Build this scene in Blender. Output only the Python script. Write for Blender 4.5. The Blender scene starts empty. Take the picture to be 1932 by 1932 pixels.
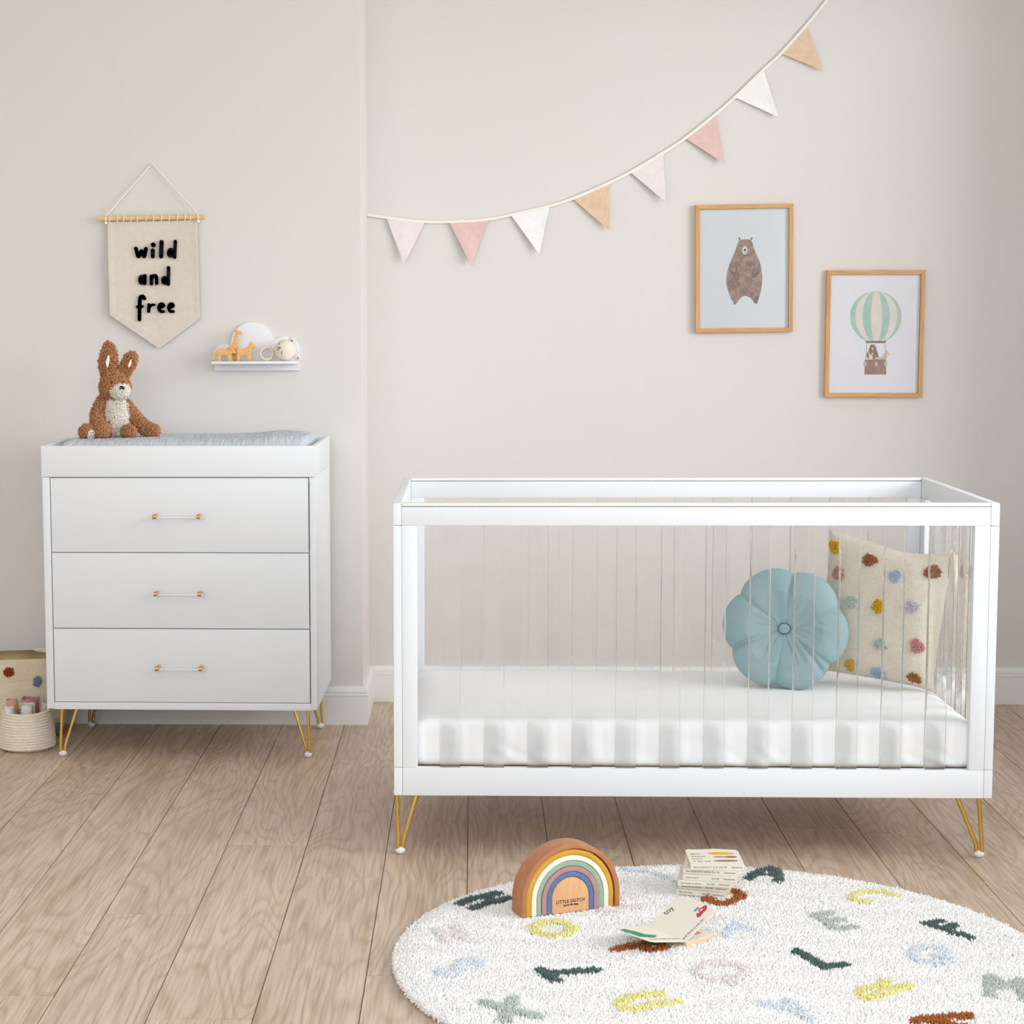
import bpy, bmesh, math, random
import numpy as np
from mathutils import Vector, Matrix, Quaternion, noise as mnoise
random.seed(7); rng = np.random.default_rng(7)
PI = math.pi
sc = bpy.context.scene
COL = sc.collection

# ------------------------------------------------------------------ camera
FPX, PX0, PY0 = 3703.9, 758.98, 973.82
YAW, PITCH, ROLL = -.036, .1022, .0032
CAM = Vector((0, -6.6414, 1.3197))
_cy, _sy, _ct, _st, _cr, _sr = math.cos(YAW), math.sin(YAW), math.cos(PITCH), math.sin(PITCH), math.cos(ROLL), math.sin(ROLL)
_x = Vector((_cy, -_sy, 0)); _y = Vector((_sy, _cy, 0)); _z = Vector((0, 0, 1))
_f = _y*_ct - _z*_st; _u = _y*_st + _z*_ct
CR, CU, CF = _x*_cr - _u*_sr, _x*_sr + _u*_cr, _f
cam = bpy.data.cameras.new('camera'); camo = bpy.data.objects.new('camera', cam); COL.objects.link(camo)
M = Matrix((CR, CU, -CF)).transposed().to_4x4(); M.translation = CAM
camo.matrix_world = M
cam.sensor_width = 36; cam.lens = FPX/1932*36
cam.shift_x = (966-PX0)/1932; cam.shift_y = (PY0-966)/1932
cam.clip_end = 60; cam.clip_start = .05
sc.camera = camo
# measuring helpers: a point of the photograph seen on a real plane of the room
def ray(u, v): return CF + CR*((u-PX0)/FPX) - CU*((v-PY0)/FPX)
def on_y(u, v, Y): d = ray(u, v); return CAM + d*((Y-CAM.y)/d.y)
def on_z(u, v, Z): d = ray(u, v); return CAM + d*((Z-CAM.z)/d.z)

# ------------------------------------------------------------------ materials
def lin(c):
    if isinstance(c, str): c = [int(c[i:i+2], 16)/255 for i in (0, 2, 4)]
    return tuple((x/12.92 if x <= .04045 else ((x+.055)/1.055)**2.4) for x in c[:3]) + (1,)
def mat(name, col, rough=.6, metal=0, spec=.5, noise=None, bump=None, sheen=0, **kw):
    """noise=(scale, second colour, stretch) mottles the colour; bump=(scale, strength, distance, stretch)"""
    m = bpy.data.materials.new(name); m.use_nodes = True
    nt = m.node_tree; N = nt.nodes; L = nt.links
    b = N['Principled BSDF']; b.inputs['Base Color'].default_value = lin(col)
    b.inputs['Roughness'].default_value = rough; b.inputs['Metallic'].default_value = metal
    b.inputs['Specular IOR Level'].default_value = spec
    if sheen: b.inputs['Sheen Weight'].default_value = sheen; b.inputs['Sheen Roughness'].default_value = .4
    for k, v in kw.items(): b.inputs[k.replace('_', ' ')].default_value = v
    def coords(st):
        tc = N.new('ShaderNodeTexCoord'); mp = N.new('ShaderNodeMapping'); mp.inputs['Scale'].default_value = st
        L.new(tc.outputs['Object'], mp.inputs['Vector']); return mp.outputs['Vector']
    if noise:
        s, c2, st = noise
        n = N.new('ShaderNodeTexNoise'); n.inputs['Scale'].default_value = s; n.inputs['Detail'].default_value = 5
        L.new(coords(st), n.inputs['Vector'])
        r = N.new('ShaderNodeValToRGB'); r.color_ramp.elements[0].position = .35; r.color_ramp.elements[1].position = .65
        r.color_ramp.elements[0].color = lin(col); r.color_ramp.elements[1].color = lin(c2)
        L.new(n.outputs['Fac'], r.inputs['Fac']); L.new(r.outputs['Color'], b.inputs['Base Color'])
    if bump:
        s, k, d, st = bump
        n = N.new('ShaderNodeTexNoise'); n.inputs['Scale'].default_value = s; n.inputs['Detail'].default_value = 4
        L.new(coords(st), n.inputs['Vector'])
        bp = N.new('ShaderNodeBump'); bp.inputs['Strength'].default_value = k; bp.inputs['Distance'].default_value = d
        L.new(n.outputs['Fac'], bp.inputs['Height']); L.new(bp.outputs['Normal'], b.inputs['Normal'])
    return m
U1 = (1, 1, 1)
def weave(name, c1, c2, scale, rough=.9, strength=.5, dist=.001):
    m = mat(name, c1, rough, spec=.2)
    nt = m.node_tree; N = nt.nodes; L = nt.links; b = N['Principled BSDF']
    tc = N.new('ShaderNodeTexCoord'); hs = []
    for d in ('X', 'Z'):
        w = N.new('ShaderNodeTexWave'); w.wave_type = 'BANDS'; w.bands_direction = d; w.inputs['Scale'].default_value = scale
        w.inputs['Distortion'].default_value = .6; w.inputs['Detail'].default_value = 2; w.inputs['Detail Scale'].default_value = 1.5
        L.new(tc.outputs['Object'], w.inputs['Vector']); hs.append(w)
    mu = N.new('ShaderNodeMath'); mu.operation = 'MULTIPLY'; L.new(hs[0].outputs['Fac'], mu.inputs[0]); L.new(hs[1].outputs['Fac'], mu.inputs[1])
    n = N.new('ShaderNodeTexNoise'); n.inputs['Scale'].default_value = 60; L.new(tc.outputs['Object'], n.inputs['Vector'])
    ad = N.new('ShaderNodeMath'); ad.operation = 'MULTIPLY'; L.new(mu.outputs[0], ad.inputs[0]); L.new(n.outputs['Fac'], ad.inputs[1])
    r = N.new('ShaderNodeValToRGB'); r.color_ramp.elements[0].color = lin(c2); r.color_ramp.elements[1].color = lin(c1)
    r.color_ramp.elements[0].position = 0; r.color_ramp.elements[1].position = .35
    L.new(ad.outputs[0], r.inputs['Fac']); L.new(r.outputs['Color'], b.inputs['Base Color'])
    bp = N.new('ShaderNodeBump'); bp.inputs['Strength'].default_value = strength; bp.inputs['Distance'].default_value = dist
    L.new(mu.outputs[0], bp.inputs['Height']); L.new(bp.outputs['Normal'], b.inputs['Normal'])
    return m
def woodmat(name, c1, c2, scale=(1, 1, 12), s=18, rough=.45, dist=1.2):
    m = mat(name, c1, rough)
    nt = m.node_tree; N = nt.nodes; L = nt.links; b = N['Principled BSDF']
    tc = N.new('ShaderNodeTexCoord'); mp = N.new('ShaderNodeMapping'); mp.inputs['Scale'].default_value = scale
    L.new(tc.outputs['Object'], mp.inputs['Vector'])
    n = N.new('ShaderNodeTexNoise'); n.inputs['Scale'].default_value = s; n.inputs['Detail'].default_value = 6; n.inputs['Distortion'].default_value = dist
    L.new(mp.outputs['Vector'], n.inputs['Vector'])
    r = N.new('ShaderNodeValToRGB'); r.color_ramp.elements[0].color = lin(c1); r.color_ramp.elements[1].color = lin(c2)
    r.color_ramp.elements[0].position = .35; r.color_ramp.elements[1].position = .68
    L.new(n.outputs['Fac'], r.inputs['Fac']); L.new(r.outputs['Color'], b.inputs['Base Color'])
    return m
WALL = mat('wall_paint', 'DDDAD7', .85, spec=.25, noise=(1.5, 'DCD9D5', U1), bump=(180, .12, .0006, U1))
TRIM = mat('trim_paint', 'EDEDEC', .4, bump=(60, .05, .0004, U1))
LACQ = mat('white_lacquer', 'E6EAEE', .5, spec=.35, bump=(25, .03, .0005, U1))
LACQ_WARM = mat('cream_paint', 'E9E7E2', .5)
BRASS = mat('brass', 'EAC673', .2, metal=1, noise=(8, 'E4BC62', U1))
BRUSHED = mat('brushed_brass', 'D9AE62', .32, metal=1, bump=(300, .1, .0003, (1, 1, .05)))
PLASTIC = mat('white_plastic', 'EAEBEA', .35, bump=(50, .03, .0003, U1))
GLASS = mat('clear_acrylic', 'FDFEFE', 0, Transmission_Weight=1.0, IOR=1.45)
SHEET = mat('cotton_sheet', 'FCFDFE', .9, spec=.2, bump=(500, .12, .0004, U1))
VELVET = mat('velvet', '97B1B4', .75, spec=.25, sheen=.25, noise=(9, '90ABAF', U1), bump=(220, .1, .0006, U1))
CANVAS = weave('canvas_weave', 'F0EAE1', 'D4CABD', 150, dist=.0008)
COTTONP = weave('cotton_weave', 'F1E8DB', 'E6DBCB', 190, strength=.25)
ROPE = mat('jute_rope', 'F0E8DA', .9, spec=.2, noise=(90, 'E6DBC7', (1, 1, 3)), bump=(160, .8, .002, (1, 1, .6)))
JUTE = weave('jute_weave', 'CDB88F', 'A58F66', 70, dist=.002)
BASKET = mat('knitted_basket', 'E8DCC6', .95, spec=.15, noise=(14, 'DFD1B7', (1, 1, 2.5)), bump=(90, .8, .003, (1, 1, 2.2)))
MUSLIN = mat('muslin_blue', 'D3DBE3', .95, spec=.15, noise=(30, 'C9D2DB', (6, .6, 1)), bump=(60, .9, .004, (4.5, .45, 1)))
BLACKY = mat('black_yarn', '14110F', .95, spec=.15, bump=(400, .8, .002, U1))
CORD = mat('cotton_cord', 'F1EEE6', .9, spec=.2, bump=(600, .5, .001, U1))
PINE = woodmat('pine_dowel', 'ECCB94', 'E0BA7E', (1.5, 10, 10), 14)
OAKF = woodmat('oak_frame_upright', 'D9A970', 'C08C54', (26, 26, 1.6), 6)
OAKH = woodmat('oak_frame_level', 'D9A970', 'C08C54', (1.6, 26, 26), 6)
BEECH = woodmat('beech_core', 'E2B183', 'D6A273', (30, 30, 2.2), 7)
MAPLE = woodmat('maple_toy', 'E9B775', 'D99F58', (2, 30, 30), 8)
PAPER = mat('book_paper', 'E9E2D5', .55, noise=(3, 'E6DFD0', U1))
PAGEEDGE = mat('board_edges', 'E9CDA6', .8, bump=(30, .6, .002, (1, 1, 40)))
INK = mat('print_ink', '2A2522', .7)
INKG = mat('dark_grey_ink', '4A4744', .7)
def flat(name, c, c2=None, rough=.8, s=30): return mat(name, c, rough, spec=.3, noise=(s, c2, U1) if c2 else None)

# ------------------------------------------------------------------ object helpers
def obj(name, me, m, parent=None, smooth=False, angle=None):
    if isinstance(me, bmesh.types.BMesh):
        bm = me; me = bpy.data.meshes.new(name)
        bmesh.ops.recalc_face_normals(bm, faces=bm.faces); bm.to_mesh(me); bm.free()
    if not me.materials:
        for x in (m if isinstance(m, (list, tuple)) else [m]): me.materials.append(x)
    if smooth:
        me.polygons.foreach_set('use_smooth', [True]*len(me.polygons))
        if angle: me.set_sharp_from_angle(angle=math.radians(angle))
    o = bpy.data.objects.new(name, me); COL.objects.link(o)
    if parent is not None: o.parent = parent
    return o
def tag(o, label=None, cat=None, group=None, kind=None):
    if label: o['label'] = label
    if cat: o['category'] = cat
    if group: o['group'] = group
    if kind: o['kind'] = kind
    return o
def thing(name, label, cat, loc=(0, 0, 0), rz=0, group=None):
    o = bpy.data.objects.new(name, None); COL.objects.link(o); o.location = loc; o.rotation_euler = (0, 0, rz)
    o.empty_display_size = .05
    return tag(o, label, cat, group)
def keep(root): return lambda o: (setattr(o, 'matrix_parent_inverse', Matrix.Translation(-root.location)) if o.parent is root else None, o)[1]
def B(): return bmesh.new()
def box(bm, x0, x1, y0, y1, z0, z1, bev=0, seg=2, M=None):
    b = bmesh.new(); bmesh.ops.create_cube(b, size=1)
    for v in b.verts: v.co = Vector(((x0+x1)/2 + v.co.x*(x1-x0), (y0+y1)/2 + v.co.y*(y1-y0), (z0+z1)/2 + v.co.z*(z1-z0)))
    if bev: bmesh.ops.bevel(b, geom=b.edges[:], offset=bev, segments=seg, profile=.6, affect='EDGES')
    if M is not None: b.transform(M)
    me = bpy.data.meshes.new('t'); b.to_mesh(me); b.free(); bm.from_mesh(me); bpy.data.meshes.remove(me)
    return bm
def tube(bm, pts, r, seg=10, closed=False, caps=True, flat=None):
    pts = [Vector(p) for p in pts]; n = len(pts); rings = []
    rs = r if isinstance(r, (list, tuple)) else [r]*n
    nrm = None
    for i, p in enumerate(pts):
        a = pts[i-1] if (i > 0 or closed) else pts[i]; c = pts[(i+1) % n] if (i < n-1 or closed) else pts[i]
        t = (c-a); t = t.normalized() if t.length > 1e-9 else Vector((0, 0, 1))
        if nrm is None:
            up = Vector((0, 0, 1)) if abs(t.z) < .9 else Vector((1, 0, 0)); nrm = (up - t*up.dot(t)).normalized()
        else:
            nn = nrm - t*nrm.dot(t); nrm = nn.normalized() if nn.length > 1e-6 else nrm
        bn = t.cross(nrm)
        ring = [bm.verts.new(p + (nrm*math.cos(2*PI*k/seg) + bn*math.sin(2*PI*k/seg))*rs[i]) for k in range(seg)]
        rings.append(ring)
    m = n if closed else n-1
    for i in range(m):
        a, c = rings[i], rings[(i+1) % n]
        for k in range(seg): bm.faces.new((a[k], a[(k+1) % seg], c[(k+1) % seg], c[k]))
    if caps and not closed:
        bm.faces.new(rings[0][::-1]); bm.faces.new(rings[-1])
    return bm
def lathe(bm, prof, seg=32, c=(0, 0, 0), sx=1, sy=1, warp=None):
    rings = []
    for r, z in prof:
        ring = []
        for k in range(seg):
            a = 2*PI*k/seg; p = Vector((c[0]+math.cos(a)*r*sx, c[1]+math.sin(a)*r*sy, c[2]+z))
            if warp: p = warp(p, a, z)
            ring.append(bm.verts.new(p))
        rings.append(ring)
    for i in range(len(rings)-1):
        a, b = rings[i], rings[i+1]
        for k in range(seg): bm.faces.new((a[k], a[(k+1) % seg], b[(k+1) % seg], b[k]))
    if prof[0][0] > 1e-4: bm.faces.new(rings[0][::-1])
    if prof[-1][0] > 1e-4: bm.faces.new(rings[-1])
    bmesh.ops.remove_doubles(bm, verts=bm.verts[:], dist=1e-6)
    return bm
def sphere(bm, c, r, seg=16, M=None):
    r = (r, r, r) if not isinstance(r, (tuple, list)) else r
    mm = Matrix.Translation(c) @ (M or Matrix.Identity(4)) @ Matrix.Diagonal((*r, 1))
    bmesh.ops.create_uvsphere(bm, u_segments=seg, v_segments=max(6, seg*2//3), radius=1, matrix=mm); return bm
class Fr:                                   # a flat working frame: origin, two axes in the plane, normal
    def __init__(s, o, a, b, n=None):
        s.o = Vector(o); s.a = Vector(a).normalized(); s.b = Vector(b).normalized(); s.n = Vector(n).normalized() if n else s.a.cross(s.b).normalized()
    def at(s, a, b, h=0): return s.o + s.a*a + s.b*b + s.n*h
    def hit(s, u, v):                       # photo point to plane coordinates
        d = ray(u, v); t = (s.o-CAM).dot(s.n)/d.dot(s.n); q = CAM + d*t - s.o; return (q.dot(s.a), q.dot(s.b))
def prism(bm, pts, fr, h0, h1, bev=0):
    b = bmesh.new(); lo = [b.verts.new(fr.at(x, y, h0)) for x, y in pts]; hi = [b.verts.new(fr.at(x, y, h1)) for x, y in pts]
    n = len(pts); b.faces.new(lo[::-1]); top = b.faces.new(hi)
    for i in range(n): b.faces.new((lo[i], lo[(i+1) % n], hi[(i+1) % n], hi[i]))
    bmesh.ops.recalc_face_normals(b, faces=b.faces)
    if bev:
        es = [e for e in b.edges if (e.verts[0] in lo) == (e.verts[1] in lo)]
        bmesh.ops.bevel(b, geom=es, offset=bev, segments=2, profile=.6, affect='EDGES')
    bmesh.ops.triangulate(b, faces=[f for f in b.faces if len(f.verts) > 4])
    me = bpy.data.meshes.new('t'); b.to_mesh(me); b.free(); bm.from_mesh(me); bpy.data.meshes.remove(me); return bm
def ell(cx, cy, rx, ry, n=28, rot=0):
    return [(cx+rx*math.cos(2*PI*k/n)*math.cos(rot)-ry*math.sin(2*PI*k/n)*math.sin(rot), cy+rx*math.cos(2*PI*k/n)*math.sin(rot)+ry*math.sin(2*PI*k/n)*math.cos(rot)) for k in range(n)]
def smooth_line(P, k=6, closed=False):
    P = [Vector(p) for p in P]; n = len(P); out = []
    if n < 3: return P
    m = n if closed else n-1
    for i in range(m):
        p0 = P[i-1] if (i > 0 or closed) else P[0]*2-P[1]
        p1 = P[i]; p2 = P[(i+1) % n]; p3 = P[(i+2) % n] if (i+2 < n or closed) else P[-1]*2-P[-2]
        for j in range(k):
            t = j/k
            out.append(.5*((2*p1) + (p2-p0)*t + (2*p0-5*p1+4*p2-p3)*t*t + (3*p1-p0-3*p2+p3)*t**3))
    if not closed: out.append(P[-1])
    return out
def stroke(bm, pts, r, fr, h0, h1, sm=True):   # a brush stroke lying in a frame, rounded ends, some thickness
    P = [Vector((x, y)) for x, y in pts]
    P = [Vector((p[0], p[1])) for p in (smooth_line([Vector((p.x, p.y, 0)) for p in P], 4) if sm and len(P) > 2 else P)]
    for p in P: prism(bm, ell(p.x, p.y, r, r, 10), fr, h0, h1)
    for a, c in zip(P, P[1:]):
        d = c-a
        if d.length < 1e-6: continue
        d.normalize(); q = Vector((-d.y, d.x))*r
        prism(bm, [tuple(a+q), tuple(a-q), tuple(c-q), tuple(c+q)], fr, h0, h1)
def text_mesh(s, size, fr, x, y, h=.0003, align='LEFT', spacing=1.0, bold=0, sx=1):
    cu = bpy.data.curves.new('t', 'FONT'); cu.body = s; cu.size = size; cu.align_x = align; cu.space_character = spacing; cu.offset = bold
    cu.extrude = 0; o = bpy.data.objects.new('t', cu); COL.objects.link(o)
    dg = bpy.context.evaluated_depsgraph_get(); me = bpy.data.meshes.new_from_object(o.evaluated_get(dg))
    for v in me.vertices: v.co = fr.at(x+v.co.x*sx, y+v.co.y, h)
    me.materials.clear(); bpy.data.objects.remove(o); bpy.data.curves.remove(cu); return me
def np_mesh(name, V, tris, quads=None):
    me = bpy.data.meshes.new(name); V = np.asarray(V, dtype=np.float32); me.vertices.add(len(V)); me.vertices.foreach_set('co', V.ravel())
    tris = np.asarray(tris, dtype=np.int32).reshape(-1, 3); quads = np.zeros((0, 4), np.int32) if quads is None else np.asarray(quads, dtype=np.int32).reshape(-1, 4)
    idx = np.concatenate([quads.ravel(), tris.ravel()]); me.loops.add(len(idx)); me.loops.foreach_set('vertex_index', idx)
    tot = np.concatenate([np.full(len(quads), 4), np.full(len(tris), 3)]).astype(np.int32); st = np.concatenate([[0], np.cumsum(tot)[:-1]]).astype(np.int32)
    me.polygons.add(len(tot)); me.polygons.foreach_set('loop_start', st); me.polygons.foreach_set('loop_total', tot)
    me.update(calc_edges=True); me.validate(); return me
def tufts(P, Nn, h, w, tilt=.5, r=None):
    """one small three-sided cone of yarn per point"""
    r = r or rng; n = len(P); P = np.asarray(P); Nn = np.asarray(Nn)
    d = r.normal(size=(n, 3))*tilt; A = Nn + d; A /= np.linalg.norm(A, axis=1)[:, None]
    t = np.cross(A, r.normal(size=(n, 3))); t /= np.linalg.norm(t, axis=1)[:, None]; b = np.cross(A, t)
    hh = (h*(.65+.7*r.random(n)))[:, None]; ww = (w*(.7+.6*r.random(n)))[:, None]
    vs = [P + (t*math.cos(a)+b*math.sin(a))*ww - A*hh*.2 for a in (0, 2*PI/3, 4*PI/3)]
    mid = [P + (t*math.cos(a)+b*math.sin(a))*ww*.85 + A*hh*.6 for a in (.5, .5+2*PI/3, .5+4*PI/3)]
    V = np.stack(vs + mid + [P + A*hh], 1).reshape(-1, 3)
    base = (np.arange(n)*7)[:, None]
    q = np.concatenate([base+np.array([i, (i+1) % 3, 3+(i+1) % 3, 3+i]) for i in range(3)], 1).reshape(-1, 4)
    tr = np.concatenate([base+np.array([3+i, 3+(i+1) % 3, 6]) for i in range(3)], 1).reshape(-1, 3)
    return V, tr, q
def sample_mesh(me, dens, r=None):
    r = r or rng; me.calc_loop_triangles(); n = len(me.loop_triangles)
    ti = np.empty(n*3, np.int32); me.loop_triangles.foreach_get('vertices', ti); ti = ti.reshape(-1, 3)
    V = np.empty(len(me.vertices)*3, np.float32); me.vertices.foreach_get('co', V); V = V.reshape(-1, 3)
    a, b, c = V[ti[:, 0]], V[ti[:, 1]], V[ti[:, 2]]; cr = np.cross(b-a, c-a); ar = np.linalg.norm(cr, axis=1)/2
    k = int(ar.sum()*dens); pick = r.choice(n, k, p=ar/ar.sum()); u, v = r.random(k), r.random(k); f = u+v > 1; u[f], v[f] = 1-u[f], 1-v[f]
    P = a[pick] + (b-a)[pick]*u[:, None] + (c-a)[pick]*v[:, None]; N = cr[pick]/(2*ar[pick][:, None]+1e-12); return P, N
def merge_np(me, V2, t2, q2, name):
    n = len(me.vertices); V = np.empty(n*3, np.float32); me.vertices.foreach_get('co', V); V = V.reshape(-1, 3)
    me.calc_loop_triangles(); ti = np.empty(len(me.loop_triangles)*3, np.int32); me.loop_triangles.foreach_get('vertices', ti)
    return np_mesh(name, np.concatenate([V, V2]), np.concatenate([ti.reshape(-1, 3), t2+n]), q2+n)
def to_mesh(bm):
    me = bpy.data.meshes.new('t'); bmesh.ops.recalc_face_normals(bm, faces=bm.faces); bm.to_mesh(me); bm.free(); return me
def remesh(bm, vox, it=4):                  # fuse overlapping shapes to one continuous skin
    me = to_mesh(bm); o = bpy.data.objects.new('t', me); COL.objects.link(o)
    m = o.modifiers.new('r', 'REMESH'); m.mode = 'VOXEL'; m.voxel_size = vox
    s = o.modifiers.new('s', 'SMOOTH'); s.iterations = it; s.factor = .6
    dg = bpy.context.evaluated_depsgraph_get(); out = bpy.data.meshes.new_from_object(o.evaluated_get(dg)); bpy.data.objects.remove(o); return out
def fnoise(x, y=0, z=0): return mnoise.noise(Vector((x, y, z)))

# ================================================================== THE ROOM
WY, BY, EX = 0.0, -.384, -.3547            # back wall, face of the chimney breast, its corner
XL, XR, YF, ZC = -2.9, 2.08, -12.0, 2.75
def plank_floor():
    W, Lp, X0, g = .2007, 1.222, -.0122, .0009
    offs = {-7: -1.539, -6: -1.010, -5: -1.732, -4: -1.205, -3: -.628, -2: -.903, -1: -2.819, 5: -1.708, 0: -1.30, 1: -.70, 2: -2.25, 3: -1.05, 4: -.45, 6: -.9}
    V, Q, pid = [], [], []
    for c in range(-15, 12):
        xa, xb = X0+c*W+g, X0+(c+1)*W-g
        y0 = offs.get(c, ((c*.37) % 1)*-Lp)
        k0 = math.ceil((YF-.1-y0)/Lp)-1
        for k in range(k0, 9):
            ya, yb = y0+k*Lp, y0+(k+1)*Lp
            ya, yb = max(ya, YF-.1), min(yb, .05)
            if yb-ya < .01: continue
            ya += g; yb -= g*.6; b = .0012; n = len(V)
            V += [(xa, ya, -.002), (xb, ya, -.002), (xb, yb, -.002), (xa, yb, -.002), (xa+b*.4, ya+b*.4, 0), (xb-b*.4, ya+b*.4, 0), (xb-b*.4, yb-b*.4, 0), (xa+b*.4, yb-b*.4, 0)]
            Q += [(n+4, n+5, n+6, n+7), (n, n+1, n+5, n+4), (n+1, n+2, n+6, n+5), (n+2, n+3, n+7, n+6), (n+3, n, n+4, n+7)]
            pid += [random.random()]*5
    n = len(V); V += [(XL-.1, YF-.1, -.0021), (XR+.1, YF-.1, -.0021), (XR+.1, .05, -.0021), (XL-.1, .05, -.0021)]; Q.append((n, n+1, n+2, n+3)); pid.append(-1)
    V += [(x, y, -.03) for x, y, z in V[n:n+4]]
    Q += [(n+7, n+6, n+5, n+4), (n, n+4, n+5, n+1), (n+1, n+5, n+6, n+2), (n+2, n+6, n+7, n+3), (n+3, n+7, n+4, n)]; pid += [-1]*5
    me = np_mesh('floor', V, np.zeros((0, 3)), Q); me.polygons.foreach_set('use_smooth', [False]*len(me.polygons))
    at = me.attributes.new('plank', 'FLOAT', 'FACE'); at.data.foreach_set('value', pid[:len(me.polygons)])
    m = bpy.data.materials.new('oak_planks'); m.use_nodes = True; N = m.node_tree.nodes; L = m.node_tree.links; b = N['Principled BSDF']
    def nd(t, **k):
        x = N.new(t)
        for a, v in k.items(): setattr(x, a, v)
        return x
    def math_(op, a, bb=None, c=None):
        x = nd('ShaderNodeMath', operation=op)
        for i, s in enumerate((a, bb, c)):
            if s is None: continue
            if isinstance(s, (int, float)): x.inputs[i].default_value = s
            else: L.new(s, x.inputs[i])
        return x.outputs[0]
    tc = nd('ShaderNodeTexCoord'); a = nd('ShaderNodeAttribute', attribute_name='plank')
    cmb = nd('ShaderNodeCombineXYZ'); L.new(math_('MULTIPLY', a.outputs['Fac'], 37.0), cmb.inputs[0]); L.new(math_('MULTIPLY', a.outputs['Fac'], 91.0), cmb.inputs[2]); L.new(math_('MULTIPLY', a.outputs['Fac'], 53.0), cmb.inputs[1])
    def ntex(scale, s, det, off=True, dist=0, rough=.5):
        mp = nd('ShaderNodeMapping'); mp.inputs['Scale'].default_value = scale; L.new(tc.outputs['Object'], mp.inputs['Vector'])
        src = mp.outputs['Vector']
        if off:
            ad = nd('ShaderNodeVectorMath', operation='ADD'); L.new(src, ad.inputs[0]); L.new(cmb.outputs[0], ad.inputs[1]); src = ad.outputs[0]
        n = nd('ShaderNodeTexNoise'); n.inputs['Scale'].default_value = s; n.inputs['Detail'].default_value = det; n.inputs['Distortion'].default_value = dist; n.inputs['Roughness'].default_value = rough
        L.new(src, n.inputs['Vector']); return n.outputs['Fac']
    n1 = ntex((5.2, .75, 1), 1.0, 2.2, dist=.35, rough=.42)          # the figure of the grain
    ring = math_('PINGPONG', math_('MULTIPLY', n1, 26.0), .5)        # 0..0.5 contour lines
    ringv = math_('SMOOTH_MIN', math_('MULTIPLY', ring, 2.0), 1.0, .3)
    fine = ntex((150, 5, 1), 1.0, 3)
    blot = ntex((6, 1.3, 1), 1.0, 3, rough=.6)
    ramp = nd('ShaderNodeValToRGB'); e = ramp.color_ramp.elements
    e[0].position = .24; e[0].color = lin('BCA68F'); e[1].position = .72; e[1].color = lin('DCCBB8')
    x = ramp.color_ramp.elements.new(.47); x.color = lin('CFBCA8')
    L.new(math_('ADD', math_('MULTIPLY', blot, .72), math_('MULTIPLY', n1, .28)), ramp.inputs['Fac'])
    mx = nd('ShaderNodeMix', data_type='RGBA'); mx.blend_type = 'MULTIPLY'
    rr = nd('ShaderNodeValToRGB'); rr.color_ramp.elements[0].color = lin('CBB8A8'); rr.color_ramp.elements[1].color = (1.04, 1.04, 1.04, 1); rr.color_ramp.elements[0].position = 0.0; rr.color_ramp.elements[1].position = .55
    L.new(ringv, rr.inputs['Fac'])
    mx.inputs['Factor'].default_value = .36; L.new(ramp.outputs['Color'], mx.inputs['A']); L.new(rr.outputs['Color'], mx.inputs['B'])
    m2 = nd('ShaderNodeMix', data_type='RGBA'); m2.blend_type = 'MULTIPLY'; m2.inputs['Factor'].default_value = .8
    fr = nd('ShaderNodeValToRGB'); fr.color_ramp.elements[0].color = lin('E6DDD4'); fr.color_ramp.elements[0].position = .38; fr.color_ramp.elements[1].position = .58; fr.color_ramp.elements[1].color = (1, 1, 1, 1)
    L.new(fine, fr.inputs['Fac']); L.new(mx.outputs['Result'], m2.inputs['A']); L.new(fr.outputs['Color'], m2.inputs['B'])
    m3 = nd('ShaderNodeMix', data_type='RGBA'); m3.blend_type = 'MULTIPLY'; m3.inputs['Factor'].default_value = 1
    pr = nd('ShaderNodeValToRGB'); pr.color_ramp.elements[0].color = (.93, .927, .925, 1); pr.color_ramp.elements[1].color = (1.02, 1.02, 1.02, 1)
    L.new(math_('FRACT', math_('MULTIPLY', a.outputs['Fac'], 7.3)), pr.inputs['Fac'])
    L.new(m2.outputs['Result'], m3.inputs['A']); L.new(pr.outputs['Color'], m3.inputs['B'])
    gap = math_('LESS_THAN', a.outputs['Fac'], -.5)
    m4 = nd('ShaderNodeMix', data_type='RGBA'); L.new(gap, m4.inputs['Factor']); L.new(m3.outputs['Result'], m4.inputs['A']); m4.inputs['B'].default_value = lin('6A5546')
    L.new(m4.outputs['Result'], b.inputs['Base Color'])
    b.inputs['Roughness'].default_value = .42; b.inputs['Specular IOR Level'].default_value = .35
    bp = nd('ShaderNodeBump'); bp.inputs['Strength'].default_value = .2; bp.inputs['Distance'].default_value = .0008
    L.new(math_('ADD', fine, ringv), bp.inputs['Height']); L.new(bp.outputs['Normal'], b.inputs['Normal'])
    tag(obj('floor', me, m), 'light oak plank floor running towards the back wall', 'floor', kind='structure')
plank_floor()
def wall(name, *bx): 
    bm = B()
    for b in bx: box(bm, *b)
    return tag(obj(name, bm, WALL), kind='structure')
wall('wall_back', (EX-.02, XR+.15, WY, WY+.15, 0, ZC))
wall('wall_chimney_breast', (XL-.15, EX, BY, WY+.15, 0, ZC))
wall('wall_left', (XL-.15, XL, YF, BY, 0, ZC))
WY0, WY1, WZ0, WZ1 = -5.2, -.75, .55, 2.65     # daylight window in the right-hand wall
wall('wall_right', (XR, XR+.15, WY1, WY, 0, ZC), (XR, XR+.15, YF, WY0, 0, ZC), (XR, XR+.15, WY0, WY1, 0, WZ0), (XR, XR+.15, WY0, WY1, WZ1, ZC))
wf = thing('window_1', None, None, (XR, (WY0+WY1)/2, WZ0)); wf['kind'] = 'structure'
bm = B(); o = (WY0+WY1)/2
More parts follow.
